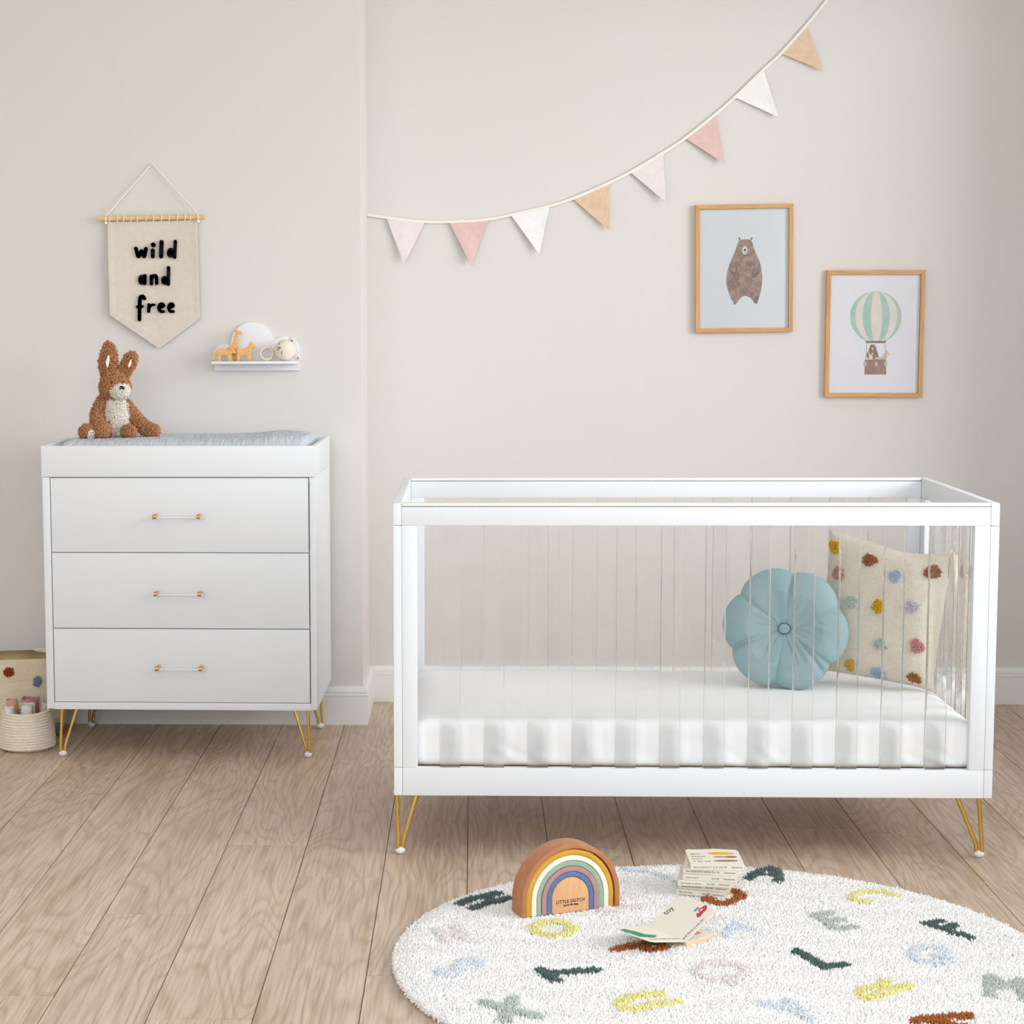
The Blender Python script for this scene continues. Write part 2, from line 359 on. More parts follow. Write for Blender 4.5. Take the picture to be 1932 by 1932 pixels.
for a in ((WY0-o, WY0-o+.05, 0, WZ1-WZ0), (WY1-o-.05, WY1-o, 0, WZ1-WZ0), (-.025, .025, 0, WZ1-WZ0)): box(bm, .04, .1, a[0], a[1], a[2], a[3], .004)
for z in (0, WZ1-WZ0-.05): box(bm, .04, .1, WY0-o, WY1-o, z, z+.05, .004)
obj('window_frame', bm, TRIM, wf)
bm = B(); box(bm, -.06, .14, WY0-o-.03, WY1-o+.03, -.03, 0, .004); obj('window_sill', bm, TRIM, wf)

# baseboards: torus-and-step profile swept along the wall
PROF = [(0, 0), (.0165, 0), (.0165, .094), (.0175, .0955), (.0175, .098), (.0145, .0995), (.0145, .101), (.0155, .105), (.0155, .112), (.013, .118), (.008, .1225), (0, .1235)]
def baseboard(name, path):
    """path: floor points; the board stands to the right-hand side (towards the room)"""
    bm = B(); n = len(path); rings = []
    for i, p in enumerate(path):
        p = Vector((*p, 0)); d0 = (p-Vector((*path[i-1], 0))).normalized() if i else None
        d1 = (Vector((*path[i+1], 0))-p).normalized() if i < n-1 else None
        ds = [d for d in (d0, d1) if d is not None]; ns = [Vector((d.y, -d.x, 0)) for d in ds]
        m = sum(ns, Vector()).normalized(); k = 1/max(.3, m.dot(ns[0]))
        rings.append([bm.verts.new(p + m*k*a + Vector((0, 0, z))) for a, z in PROF])
    for a, b in zip(rings, rings[1:]):
        for k in range(len(PROF)-1): bm.faces.new((a[k], a[k+1], b[k+1], b[k]))
    bm.faces.new(rings[0]); bm.faces.new(rings[-1][::-1])
    return tag(obj(name, bm, TRIM, smooth=True, angle=30), kind='structure')
baseboard('baseboard_back', [(EX, WY), (XR, WY)])
baseboard('baseboard_chimney', [(XL, BY), (EX, BY), (EX, WY-.0166)])
baseboard('baseboard_right', [(XR, WY-.0166), (XR, YF)])
bm = B(); box(bm, XL-.15, XR+.15, -3.4, WY+.15, ZC, ZC+.1)
tag(obj('ceiling', bm, mat('ceiling_paint', 'F2F1EE', .9, bump=(80, .1, .001, U1))), kind='structure')

# ------------------------------------------------------------------ hairpin legs
def hairpin(parent, top, foot, inner, rr=.0047):
    """top: outer rod's upper end, inner: inner rod's upper end, foot: where both meet"""
    top, foot, inner = Vector(top), Vector(foot), Vector(inner)
    dirn = (inner-top); dirn.z = 0; dirn.normalize()
    zc = .016; bm = B()
    a = foot - dirn*.005; c = foot + dirn*.007
    pts = [top, Vector((a.x, a.y, foot.z+.03)), Vector((a.x, a.y, foot.z+zc)), Vector((foot.x, foot.y, foot.z+.0095)), Vector((c.x, c.y, foot.z+zc)), Vector((c.x, c.y, foot.z+.028)) + (inner-c)*.03, inner]
    line = [pts[0]] + smooth_line(pts[1:-1], 4) + [pts[-1]]
    tube(bm, line, rr, 12)
    box(bm, min(top.x, inner.x)-.01, max(top.x, inner.x)+.01, min(top.y, inner.y)-.012, max(top.y, inner.y)+.012, top.z-.0025, top.z, .0008)
    leg = obj('leg', bm, BRASS, parent, smooth=True, angle=45)
    bm = B(); sphere(bm, (foot.x+dirn.x*.001, foot.y, foot.z+.0095), (.0125, .0085, .0095), 16, Matrix.Rotation(math.atan2(dirn.y, dirn.x), 4, 'Z'))
    obj('foot_cap', bm, PLASTIC, leg, smooth=True)
    return leg

# ================================================================== DRESSER
D = thing('dresser', 'white three-drawer nursery dresser on brass hairpin legs beside the chimney breast corner', 'dresser', (-1.2707, -.9063, 0), -.0111)
DW, DD = .810, .5005
bm = B()
box(bm, 0, .0215, .002, DD, .1525, .846, .0012); box(bm, DW-.0185, DW, .002, DD, .1525, .846, .0012)      # side boards
box(bm, .0215, DW-.0185, .002, DD, .1505, .1715, .001); box(bm, .0215, DW-.0185, .02, DD, .83, .846)
box(bm, .0215, DW-.0185, DD-.012, DD, .1715, .83); 
for z in (.3945, .622): box(bm, .0215, DW-.0185, .022, .3, z-.008, z+.008)
obj('body', bm, LACQ, D, smooth=True, angle=30)
bm = B(); t = .012
box(bm, -.001, DW+.0005, -.001, t, .847, .9385, .001); box(bm, -.001, DW+.0005, DD-t, DD, .847, .9385, .001)
box(bm, -.001, t, t, DD-t, .847, .9385, .0008); box(bm, DW-t, DW+.0005, t, DD-t, .847, .9385, .0008); box(bm, t, DW-t, t, DD-t, .847, .858)
obj('changing_tray', bm, LACQ, D, smooth=True, angle=30)
for z0, z1, hz in ((.6232, .8440, .7325), (.3960, .6210, .5035), (.1735, .3935, .2805)):
    bm = B(); box(bm, .0240, DW-.0215, .004, .022, z0, z1, .0014); box(bm, .04, DW-.04, .022, .4, z0+.012, z1-.03)
    dr = obj('drawer', bm, LACQ, D, smooth=True, angle=30)
    hx = (.3375, .4672); hy = -.030
    bm = B(); tube(bm, [(hx[0]-.012, hy, hz), (hx[1]+.012, hy, hz)], .0042, 16)
    hd = obj('handle', bm, GLASS, dr, smooth=True, angle=50); hd['label'] = 'clear acrylic bar handle'
    for x in hx:
        bm = B(); tube(bm, [(x-.0052, hy, hz), (x+.0052, hy, hz)], .0070, 24)
        tube(bm, [(x, hy+.004, hz), (x, .0045, hz)], .0042, 16); tube(bm, [(x, .0015, hz), (x, .0042, hz)], .0062, 20)
        p = obj('handle_post', bm, BRUSHED, dr, smooth=True, angle=40); p['label'] = 'brass handle post'
for fx, fy, sx, sy in ((.0365, .035, 1, 1), (.7785, .044, -1, 1), (.0365, .455, 1, -1), (.7785, .460, -1, -1)):
    hairpin(D, (fx+.001*sx, fy+.004*sy, .1505), (fx, fy, 0), (fx+.045*sx, fy+.02*sy, .1505))
# changing mat under a crinkled pale blue muslin
def changing_mat():
    nx, ny = 190, 50; x0, x1, y0, y1 = .0165, DW-.0165, .0165, DD-.0165; V = []
    def edge(t, w): return min(1, max(0, t/w))
    for j in range(ny+1):
        for i in range(nx+1):
            u, v = i/nx, j/ny; x = x0+(x1-x0)*u; y = y0+(y1-y0)*v
            e = min(edge(u, .07), edge(1-u, .05)); ev = min(edge(v, .2), edge(1-v, .2)); s = (1-(1-e)**2.2)*(.25+.75*(1-(1-ev)**2))
            z = .905 + .0465*s + .010*math.exp(-((u-.86)/.11)**2)*s - .004*math.exp(-((u-.1)/.08)**2) + .003*fnoise(x*7, y*5)
            if .03 < u < .97: z += (.0011*math.sin(x*900+3*fnoise(x*20, y*14)*2) + .002*fnoise(x*90, y*9, 2))*s
            z -= .045*max(0, 1-e*1.2)**3
            V.append((x, y, z))
    Q = [(j*(nx+1)+i, j*(nx+1)+i+1, (j+1)*(nx+1)+i+1, (j+1)*(nx+1)+i) for j in range(ny) for i in range(nx)]
    n = len(V); V += [(x0, y0, .86), (x1, y0, .86), (x1, y1, .86), (x0, y1, .86)]; Q.append((n+3, n+2, n+1, n))
    # skirts down to the tray
    def skirt(ids):
        nonlocal V, Q
        b = len(V); V += [(V[i][0], V[i][1], .8605) for i in ids]
        for k in range(len(ids)-1): Q.append((ids[k], b+k, b+k+1, ids[k+1]))
    skirt([i for i in range(nx+1)]); skirt([ny*(nx+1)+i for i in range(nx, -1, -1)])
    skirt([j*(nx+1) for j in range(ny, -1, -1)]); skirt([j*(nx+1)+nx for j in range(ny+1)])
    o = obj('changing_mat', np_mesh('changing_mat', V, np.zeros((0, 3)), Q), MUSLIN, smooth=True, angle=70)
    o.location = D.location; o.rotation_euler = D.rotation_euler
    tag(o, 'pale blue crinkled muslin changing mat lying in the tray on top of the dresser', 'changing mat')
changing_mat()

# ================================================================== COT
C = thing('cot', 'white cot bed with clear acrylic slats and brass hairpin legs standing before the back wall', 'cot', (-.1905, -1.9685, 0), .001)
CW, CD = 1.439, .7465; T = .0205
for x0 in (0, CW-T):
    nm = 'end_panel'
    bm = B(); box(bm, x0, x0+T, 0, CD, .8175, .8711, .0022, 3); er = obj('end_top_rail', bm, LACQ, C, smooth=True, angle=30)
    bm = B(); box(bm, x0, x0+T, 0, CD, .158, .2268, .0022, 3); obj('end_bottom_rail', bm, LACQ, C, smooth=True, angle=30)
    for y in (0, CD-.068):
        bm = B(); box(bm, x0, x0+T, y, y+.068, .2275, .8168, .0022, 3); po = obj('end_post', bm, LACQ, C, smooth=True, angle=30)
        xi = x0+T if x0 == 0 else x0
        for z in (.77, .29): bm = B(); tube(bm, [(xi-.001, y+.06 if y == 0 else y+.008, z), (xi+(.0006 if x0 == 0 else -.0006), y+.06 if y == 0 else y+.008, z)], .0045, 14); obj('bolt', bm, mat('bolt_steel', '8C8C8C', .4, metal=1, bump=(200, .1, .0002, U1)) if 'bolt_steel' not in bpy.data.materials else bpy.data.materials['bolt_steel'], po)
    for k in range(5):
        y = .143+k*.1055+.0125
        bm = B(); box(bm, x0+.004, x0+T-.004, y, y+.048, .2262, .8180, .0022, 3); obj('slat', bm, GLASS, C)
for y0 in (0, CD-.022):
    bm = B(); box(bm, T+.0005, CW-T-.0005, y0, y0+.022, .8175, .8622, .0016); r_ = obj('long_top_rail', bm, LACQ, C, smooth=True, angle=30)
    bm = B(); box(bm, T+.001, CW-T-.001, y0-.0012, y0+.0232, .8632, .8715, .0036, 4); obj('teething_rail', bm, PLASTIC, C, smooth=True, angle=40)['label'] = 'rounded white plastic teething rail'
    bm = B(); box(bm, T+.0005, CW-T-.0005, y0, y0+.022, .158, .2268, .0016); obj('long_bottom_rail', bm, LACQ, C, smooth=True, angle=30)
    for x in (T+.0005, CW-T-.0005-.0365):
        bm = B(); box(bm, x, x+.0365, y0, y0+.022, .2268, .8175, .0014); obj('long_post', bm, LACQ, C, smooth=True, angle=30)
    for k in range(12):
        x = .1118 + k*.10597; bm = B(); box(bm, x, x+.0492, y0+.003, y0+.019, .2262, .8180, .0024, 3); obj('slat', bm, GLASS, C)
bm = B(); box(bm, T+.001, CW-T-.001, .023, CD-.023, .2, .2195, .002)
obj('bed_base', bm, woodmat('bed_base_ply', 'C9A57C', 'B58E66', (2, 30, 30)), C)
for fx, fy, sx, sy in ((.0125, .045, 1, 1), (CW-.0055, .045, -1, 1), (.0125, CD-.045, 1, -1), (CW-.0125, CD-.045, -1, -1)):
    hairpin(C, ((.006 if sx > 0 else CW-.020), fy+.0*sy, .158), (fx if sx > 0 else CW-.0145, fy, 0), ((.006 if sx > 0 else CW-.020)+.052*sx, fy+.02*sy, .158), .0052)
def mattress():
    x0, x1, y0, y1, z0, z1 = -.1645, 1.2215, -1.941, -1.250, .2215, .340
    bm = B(); box(bm, x0, x1, y0, y1, z0, z1, .028, 5)
    bmesh.ops.subdivide_edges(bm, edges=[e for e in bm.edges if e.calc_length() > .1], cuts=60, use_grid_fill=True)
    bmesh.ops.triangulate(bm, faces=[f for f in bm.faces if len(f.verts) > 4])
    me = to_mesh(bm); o = bpy.data.objects.new('t', me); COL.objects.link(o)
    m = o.modifiers.new('r', 'REMESH'); m.mode = 'VOXEL'; m.voxel_size = .0065
    s = o.modifiers.new('s', 'SMOOTH'); s.iterations = 6
    dg = bpy.context.evaluated_depsgraph_get(); me = bpy.data.meshes.new_from_object(o.evaluated_get(dg)); bpy.data.objects.remove(o)
    cx, cy = (x0+x1)/2, (y0+y1)/2
    for v in me.vertices:
        p = v.co; side = 1 if p.z < z1-.02 else 0
        tfront = max(0, min(1, (z1-p.z)/.03))
        w = .0032*fnoise(p.x*9+p.z*14, p.y*4, p.z*16) + .0016*fnoise(p.x*26, p.z*30, 3)
        wr = max(0, fnoise(p.x*5, 7, 1))*.0035*math.sin((p.z*1.6+p.x*.9)*95+4*fnoise(p.x*6, p.z*8))*max(0, min(1, (.30-p.z)/.05))
        if tfront > 0 and abs(p.y-cy) > .3: p.y += (-1 if p.y < cy else 1)*(w*.8+wr)*tfront
        else: p.z += .0016*fnoise(p.x*5, p.y*6) + .0008*fnoise(p.x*3+p.y*14, 5, 5)
        if abs(p.x-cx) > .62 and p.z > z1-.05:          # the top slopes off to the ends
            k = (abs(p.x-cx)-.62)/(x1-cx-.62); p.z -= .012*max(0, k)**2
        p.y = max(-1.943, min(-1.247, p.y))
    return tag(obj('mattress', me, SHEET, smooth=True), 'white cot mattress in a wrinkled fitted sheet inside the acrylic cot', 'mattress')
mattress()

# ================================================================== ON THE WALLS
# --- felt-lettered banner
def banner():
    Yb = BY-.011; cc = lambda x, y: (150+x*.2381, 290+y*.2381)
    fr = Fr((-1.015, Yb, 1.45), (1, 0, 0), (0, 0, 1), (0, -1, 0))
    H = thing('wall_hanging', 'cream canvas pennant banner with black words hanging from a wooden dowel above the dresser', 'wall hanging', (-1.015, Yb, 1.45))
    loc = keep(H)
    a, b = on_y(187, 412.8, Yb-.006), on_y(385, 409, Yb-.006)
    bm = B(); tube(bm, [a, b], .0078, 20); loc(obj('dowel', bm, PINE, H, smooth=True, angle=50))
    ap = on_y(287, 310, BY-.006); la = a.lerp(b, .065); rb = a.lerp(b, .945)
    bm = B(); tube(bm, [la+Vector((0, -.004, -.012)), la+Vector((0, -.009, .0)), la+Vector((0.001, 0, .009)), ap+Vector((-.004, 0, -.002)), ap+Vector((0, 0, .001)), ap+Vector((.004, 0, -.002)), rb+Vector((-.001, 0, .009)), rb+Vector((0, -.009, 0)), rb+Vector((0, -.004, -.012))], .0019, 8)
    for p in (la, rb): sphere(bm, p+Vector((0, -.004, -.014)), .005, 10)
    tube(bm, [ap+Vector((0, .005, 0)), ap+Vector((0, -.004, 0))], .0018, 8)
    loc(obj('cord', bm, CORD, H, smooth=True))
    # cloth
    P = {k: fr.hit(*p) for k, p in dict(tl=(203, 419), tr=(373, 415.8), br=(378, 600.5), tip=(301, 657.5), bl=(208.3, 595)).items()}
    nx, ny = 50, 80; V = []
    def cl(u, v):
        L_ = (P['tl'][0]+(P['bl'][0]-P['tl'][0])*v, P['tl'][1]+(P['bl'][1]-P['tl'][1])*v); R_ = (P['tr'][0]+(P['br'][0]-P['tr'][0])*v, P['tr'][1]+(P['br'][1]-P['tr'][1])*v)
        x, y = L_[0]+(R_[0]-L_[0])*u, L_[1]+(R_[1]-L_[1])*u
        k = 1-abs(u-.54)/(.54 if u < .54 else .46); y += (P['tip'][1]-(P['bl'][1]+P['br'][1])/2)*k*v*v*v
        return x, y
    hz = lambda u, v: .0055*math.sin(v*3.1)*(abs(u-.5)*2)**2 + .0025*fnoise(u*2, v*3) + .006*v*v*abs(u-.5)
    th = .0022
    for s in (1, 0):
        for j in range(ny+1):
            for i in range(nx+1):
                u, v = i/nx, j/ny; x, y = cl(u, v); hem = .0012 if (u < .06 or u > .94 or v > .93) else 0
                V.append(fr.at(x, y, hz(u, v) + (th+hem if s else 0)))
    m = (nx+1)*(ny+1); Q = []
    for j in range(ny):
        for i in range(nx):
            q = [j*(nx+1)+i, j*(nx+1)+i+1, (j+1)*(nx+1)+i+1, (j+1)*(nx+1)+i]; Q.append(q); Q.append([x+m for x in q[::-1]])
    rim = [i for i in range(nx)] + [j*(nx+1)+nx for j in range(ny)] + [ny*(nx+1)+i for i in range(nx, 0, -1)] + [j*(nx+1) for j in range(ny, 0, -1)]
    for i, r in enumerate(rim): r2 = rim[(i+1) % len(rim)]; Q.append([r, r+m, r2+m, r2])
    c = loc(obj('cloth', np_mesh('cloth', V, np.zeros((0, 3)), Q), CANVAS, H, smooth=True, angle=60))
    for u in (.03, .12, .19, .27, .345, .445, .53, .62, .705, .80, .885, .945):       # lacing over the dowel
        q = a.lerp(b, .075+.84*u); k = [(0, -.0062, -.014), (.0015, -.010, 0), (.001, -.003, .0088), (0, .006, .003), (0, .004, -.012)]
        bm = B(); tube(bm, smooth_line([q+Vector(t)*1.0 for t in k], 4), .0011, 6); loc(obj('lacing', bm, CORD, H, smooth=True))
    S = [([(450, 750), (470, 815), (495, 770), (515, 815), (530, 752)], 14), ([(583, 765), (583, 815)], 15), ([(587, 722), (588, 725)], 18), ([(653, 700), (649, 815)], 16),
         ([(762, 695), (756, 822)], 13), ([(727, 775), (724, 795)], 29), ([(500, 990), (500, 1010)], 31), ([(522, 965), (521, 1030)], 12),
         ([(572, 970), (572, 1032)], 13), ([(574, 992), (592, 966), (612, 975), (614, 1030)], 12), ([(708, 903), (706, 1036)], 13), ([(680, 998), (680, 1010)], 30),
         ([(518, 1148), (503, 1130), (484, 1142), (480, 1200), (478, 1315)], 14), ([(462, 1213), (500, 1210)], 12),
         ([(553, 1196), (551, 1250)], 12), ([(553, 1225), (572, 1200), (594, 1197)], 10),
         ([(637, 1222), (668, 1208), (660, 1190), (640, 1195), (631, 1222), (645, 1248), (668, 1251)], 12), ([(714, 1222), (745, 1208), (738, 1190), (718, 1195), (709, 1222), (722, 1248), (746, 1250)], 12)]
    bm = B()
    for pts, r in S:
        q = [fr.hit(*cc(x, y)) for x, y in pts]; stroke(bm, q, r*.2381/FPX*6.26, fr, .0022, .0105)
    loc(obj('lettering', bm, BLACKY, H))['label'] = 'black felted letters reading wild and free'
banner()

# --- cloud shelf and its wooden animals
SC = lambda x, y: (380+x*.11387, 580+y*.11387)
def shelf():
    S = thing('cloud_shelf', 'small white wall shelf with a cloud-shaped back panel beside the banner', 'shelf', (-.687, BY, 1.166))
    loc = keep(S)
    bm = B(); box(bm, -.8215, -.5505, BY-.092, BY, 1.1675, 1.1760, .001); loc(obj('shelf_board', bm, LACQ, S, smooth=True, angle=30))
    bm = B(); box(bm, -.8205, -.5515, BY-.018, BY, 1.1445, 1.1673, .001); loc(obj('back_rail', bm, LACQ, S, smooth=True, angle=30))
    fr = Fr((-.687, BY-.004, 1.166), (1, 0, 0), (0, 0, 1), (0, -1, 0)); pts = []
    k = 6.257/FPX*.11387; base = fr.hit(*SC(190, 900))
    def arc(cx, cy, r, a0, a1, n=20):
        for i in range(n+1):
            a = math.radians(a0+(a1-a0)*i/n); pts.append(fr.hit(*SC(cx+r*math.cos(a), cy-r*math.sin(a))))
    pts.append(fr.hit(*SC(195, 880))); arc(385, 800, 195, 180, 62); arc(845, 595, 352, 178, 14); arc(1385, 720, 243, 128, 8); pts.append(fr.hit(*SC(1620, 880)))
    bm = B(); prism(bm, pts, fr, -.0039, .006, .0008); loc(obj('cloud_panel', bm, LACQ, S, smooth=True, angle=35))
shelf()
def cutout(name, label, cat, px, Y, th, m, group=None, mark=None):
    fr = Fr((0, Y, 0), (1, 0, 0), (0, 0, 1), (0, -1, 0)); q = [fr.hit(*SC(x, y)) for x, y in px]
    zmin = min(y for x, y in q); q = [(x, y-zmin+1.1762) for x, y in q]
    q = [(p.x, p.y) for p in smooth_line([Vector((x, y, 0)) for x, y in q], 3, True)]
    q = [(x, max(y, 1.1762)) for x, y in q]
    cx = sum(x for x, y in q)/len(q); bm = B(); prism(bm, q, fr, -th/2, th/2, .0022)
    o = obj(name, bm, m, smooth=True, angle=45); me = o.data
    for v in me.vertices: v.co -= Vector((cx, Y, 1.1762))
    o.location = (cx, Y, 1.1762); return tag(o, label, cat, group)
cutout('wooden_elephant', 'wooden elephant figure standing on the left end of the cloud shelf', 'toy animal',
       [(172, 850), (190, 800), (225, 735), (270, 705), (350, 698), (440, 705), (495, 710), (502, 690), (520, 682), (550, 705), (577, 738), (572, 764), (545, 768), (505, 765), (502, 820), (500, 890), (440, 890), (432, 850), (415, 805), (340, 800), (322, 840), (320, 890), (270, 890), (266, 830), (258, 775), (235, 805), (215, 850), (190, 862)], BY-.066, .014, MAPLE)
cutout('wooden_giraffe', 'tall wooden giraffe figure behind the elephant on the cloud shelf', 'toy animal',
       [(545, 385), (575, 362), (600, 378), (640, 395), (668, 412), (662, 440), (640, 445), (604, 447), (598, 550), (600, 700), (603, 800), (600, 890), (562, 890), (540, 885), (520, 800), (470, 770), (475, 890), (440, 890), (425, 690), (440, 665), (480, 635), (520, 590), (540, 510), (562, 420)], BY-.045, .014, MAPLE)
cutout('wooden_zebra', 'wooden zebra figure standing in the middle of the cloud shelf', 'toy animal',
       [(828, 563), (865, 600), (900, 655), (893, 682), (848, 684), (828, 735), (822, 800), (808, 890), (776, 890), (766, 860), (745, 802), (660, 802), (640, 840), (618, 890), (592, 885), (586, 780), (587, 720), (602, 690), (660, 688), (720, 682), (765, 645), (800, 600)], BY-.062, .014, MAPLE)
def rattle():
    fr = Fr((0, BY-.05, 0), (1, 0, 0), (0, 0, 1), (0, -1, 0)); k = .11387/FPX*6.21
    hc = Vector(fr.at(*fr.hit(*SC(1385, 718)))); hc.z = 1.1762+.0332
    R_ = thing('bear_rattle', 'cream bear head rattle with wooden ring at the right end of the cloud shelf', 'rattle', (hc.x, hc.y, 1.1762))
    loc = keep(R_)
    bm = B(); sphere(bm, hc, (.0335, .031, .0332), 32); hd = loc(obj('head', bm, COTTONP, R_, smooth=True))
    rc = Vector(fr.at(*fr.hit(*SC(1078, 775)))); rc.z = 1.1762+.0235; rc.y += .004
    bm = B(); tube(bm, [rc+Vector((math.cos(a)*.0195, .004*math.sin(a), math.sin(a)*.0195)) for a in [2*PI*i/40 for i in range(40)]], .0041, 12, closed=True)
    loc(obj('ring', bm, woodmat('pale_wood', 'EFE0C6', 'E2CFAE'), R_, smooth=True))['label'] = 'pale wooden teething ring'
    for (x, y, a) in ((1490, 545, -.55), (1590, 850, -2.1)):
        c = fr.at(*fr.hit(*SC(x, y))); c.y = hc.y; c.z = max(c.z, 1.1762+.0095)
        bm = B(); sphere(bm, c, (.0115, .0065, .0095), 16, Matrix.Rotation(a, 4, 'Y')); e = loc(obj('ear', bm, COTTONP, R_, smooth=True))
        bm = B(); sphere(bm, c+Vector((.002, -.0045, -.001)), (.0055, .003, .0048), 12, Matrix.Rotation(a, 4, 'Y')); loc(obj('inner_ear', bm, flat('taupe_cotton', 'B5A288', 'A8957B'), e, smooth=True))
    def onhead(x, y, out=.0006):
        q = fr.hit(*SC(x, y)); p = fr.at(*q); dx, dz = p.x-hc.x, p.z-hc.z; rr = max(0, 1-(dx/.0335)**2-(dz/.0332)**2)
        return Vector((p.x, hc.y-.031*math.sqrt(rr)-out, p.z))
    bm = B(); sphere(bm, onhead(1313, 668), (.0026, .0018, .0026), 10)
    for L_ in ([(1290, 668), (1268, 658)], [(1285, 675), (1285, 700), (1300, 700)], [(1283, 698), (1268, 695)], [(1290, 588), (1300, 600), (1318, 610)], [(1355, 722), (1338, 745), (1352, 775)]):
        tube(bm, [onhead(x, y) for x, y in L_], .0007, 6)
    loc(obj('stitched_face', bm, BLACKY, hd))
rattle()

# --- bunting
def bunting():
    c7 = lambda x, y: (680+x*.3106, 300+y*.3106); c8 = lambda x, y: (1180+x*.2174, y*.2174); Yb = -.012
    G = thing('bunting', 'string of pink, white and tan fabric pennants strung across the back wall', 'bunting', (.6, 0, 1.9))
    loc = keep(G)
    px = [(690, 405)] + [c7(*p) for p in ((155, 355), (280, 372), (400, 382), (540, 382), (770, 368), (915, 340), (1150, 285), (1290, 240), (1500, 150), (1640, 80))] + [c8(*p) for p in ((330, 1325), (520, 1200), (790, 985), (950, 845), (1200, 605), (1350, 465), (1575, 215), (1760, -10), (2000, -330))]
    P = smooth_line([on_y(u, v, -.007) for u, v in px], 6); P[0].x = EX+.001
    bm = B()
    # flat cotton tape, folded over the pennants
    rings = []
    for i, p in enumerate(P):
        t = (P[min(i+1, len(P)-1)]-P[max(i-1, 0)]); t.y = 0; t.normalize(); n = Vector((-t.z, 0, t.x)); w = .0052
        rings.append([bm.verts.new(p+n*a*w+Vector((0, b, 0))) for a, b in ((1, 0), (.8, -.0035), (-.8, -.0035), (-1, 0), (-.8, .003), (.8, .003))])
    for a, b in zip(rings, rings[1:]):
        for k in range(6): bm.faces.new((a[k], a[(k+1) % 6], b[(k+1) % 6], b[k]))
    bm.faces.new(rings[0][::-1]); bm.faces.new(rings[-1])
    loc(obj('tape', bm, CORD, G, smooth=True, angle=50))
    PK, DP, WH, TN = [mat(n, a, .95, spec=.15, noise=(60, b, U1), bump=(500, .3, .0006, U1)) for n, a, b in (('pale_pink_cotton', 'EBE2E0', 'E7DCDB'), ('dusty_pink_cotton', 'E2C5C1', 'DCBCB8'), ('white_cotton', 'F3F3F2', 'EDEDEC'), ('tan_cotton', 'E3C9AE', 'DCBFA2'))]
    L_ = [((c7(158, 358), c7(392, 385), c7(265, 642)), PK, 'pale pink'), ((c7(540, 384), c7(775, 372), c7(675, 650)), DP, 'dusty pink'), ((c7(915, 341), c7(1150, 285), c7(1087, 580)), WH, 'white'), ((c7(1290, 240), c7(1510, 148), c7(1508, 432)), TN, 'tan'),
          ((c8(40, 1492), c8(330, 1325), c8(352, 1760)), PK, 'pale pink'), ((c8(520, 1200), c8(790, 992), c8(855, 1420)), DP, 'dusty pink'), ((c8(955, 845), c8(1200, 608), c8(1330, 1020)), WH, 'white'), ((c8(1355, 465), c8(1575, 215), c8(1710, 615)), TN, 'tan')]
    for n_, (pp, m, nm) in enumerate(L_):
        a, b, c = [on_y(u, v, Yb) for u, v in pp]; K = 14; V = []; T_ = []
        idx = {}
        for s in (0, 1):
            for i in range(K+1):
                for j in range(K+1-i):
                    u, v = i/K, j/K                      # a + (c-a)u + (b-a)v
                    p = a+(c-a)*u+(b-a)*v
                    out = .013*u**1.6 + .004*u*math.sin(v*6+n_*1.7) + .003*fnoise(u*3+n_*5, v*3)*min(1, u*3) + .006*u*(1-u-v)*(1 if n_ % 2 else .4)
                    p = Vector((p.x, Yb+.004-max(out, 0)-(.0013 if s else 0), p.z)); idx[s, i, j] = len(V); V.append(p)
        for s in (0, 1):
            for i in range(K):
                for j in range(K-i):
                    T_.append((idx[s, i, j], idx[s, i+1, j], idx[s, i, j+1])[::1 if s else -1])
                    if i+j < K-1: T_.append((idx[s, i+1, j], idx[s, i+1, j+1], idx[s, i, j+1])[::1 if s else -1])
        rim = [(0, j) for j in range(K)] + [(i, K-i) for i in range(K)] + [(K-i, 0) for i in range(K)]
        Q = [(idx[0, *rim[k]], idx[0, *rim[(k+1) % len(rim)]], idx[1, *rim[(k+1) % len(rim)]], idx[1, *rim[k]]) for k in range(len(rim))]
        loc(obj('pennant', np_mesh('pennant', V, T_, Q), m, G, smooth=True, angle=50))['label'] = nm + ' cotton pennant'
bunting()

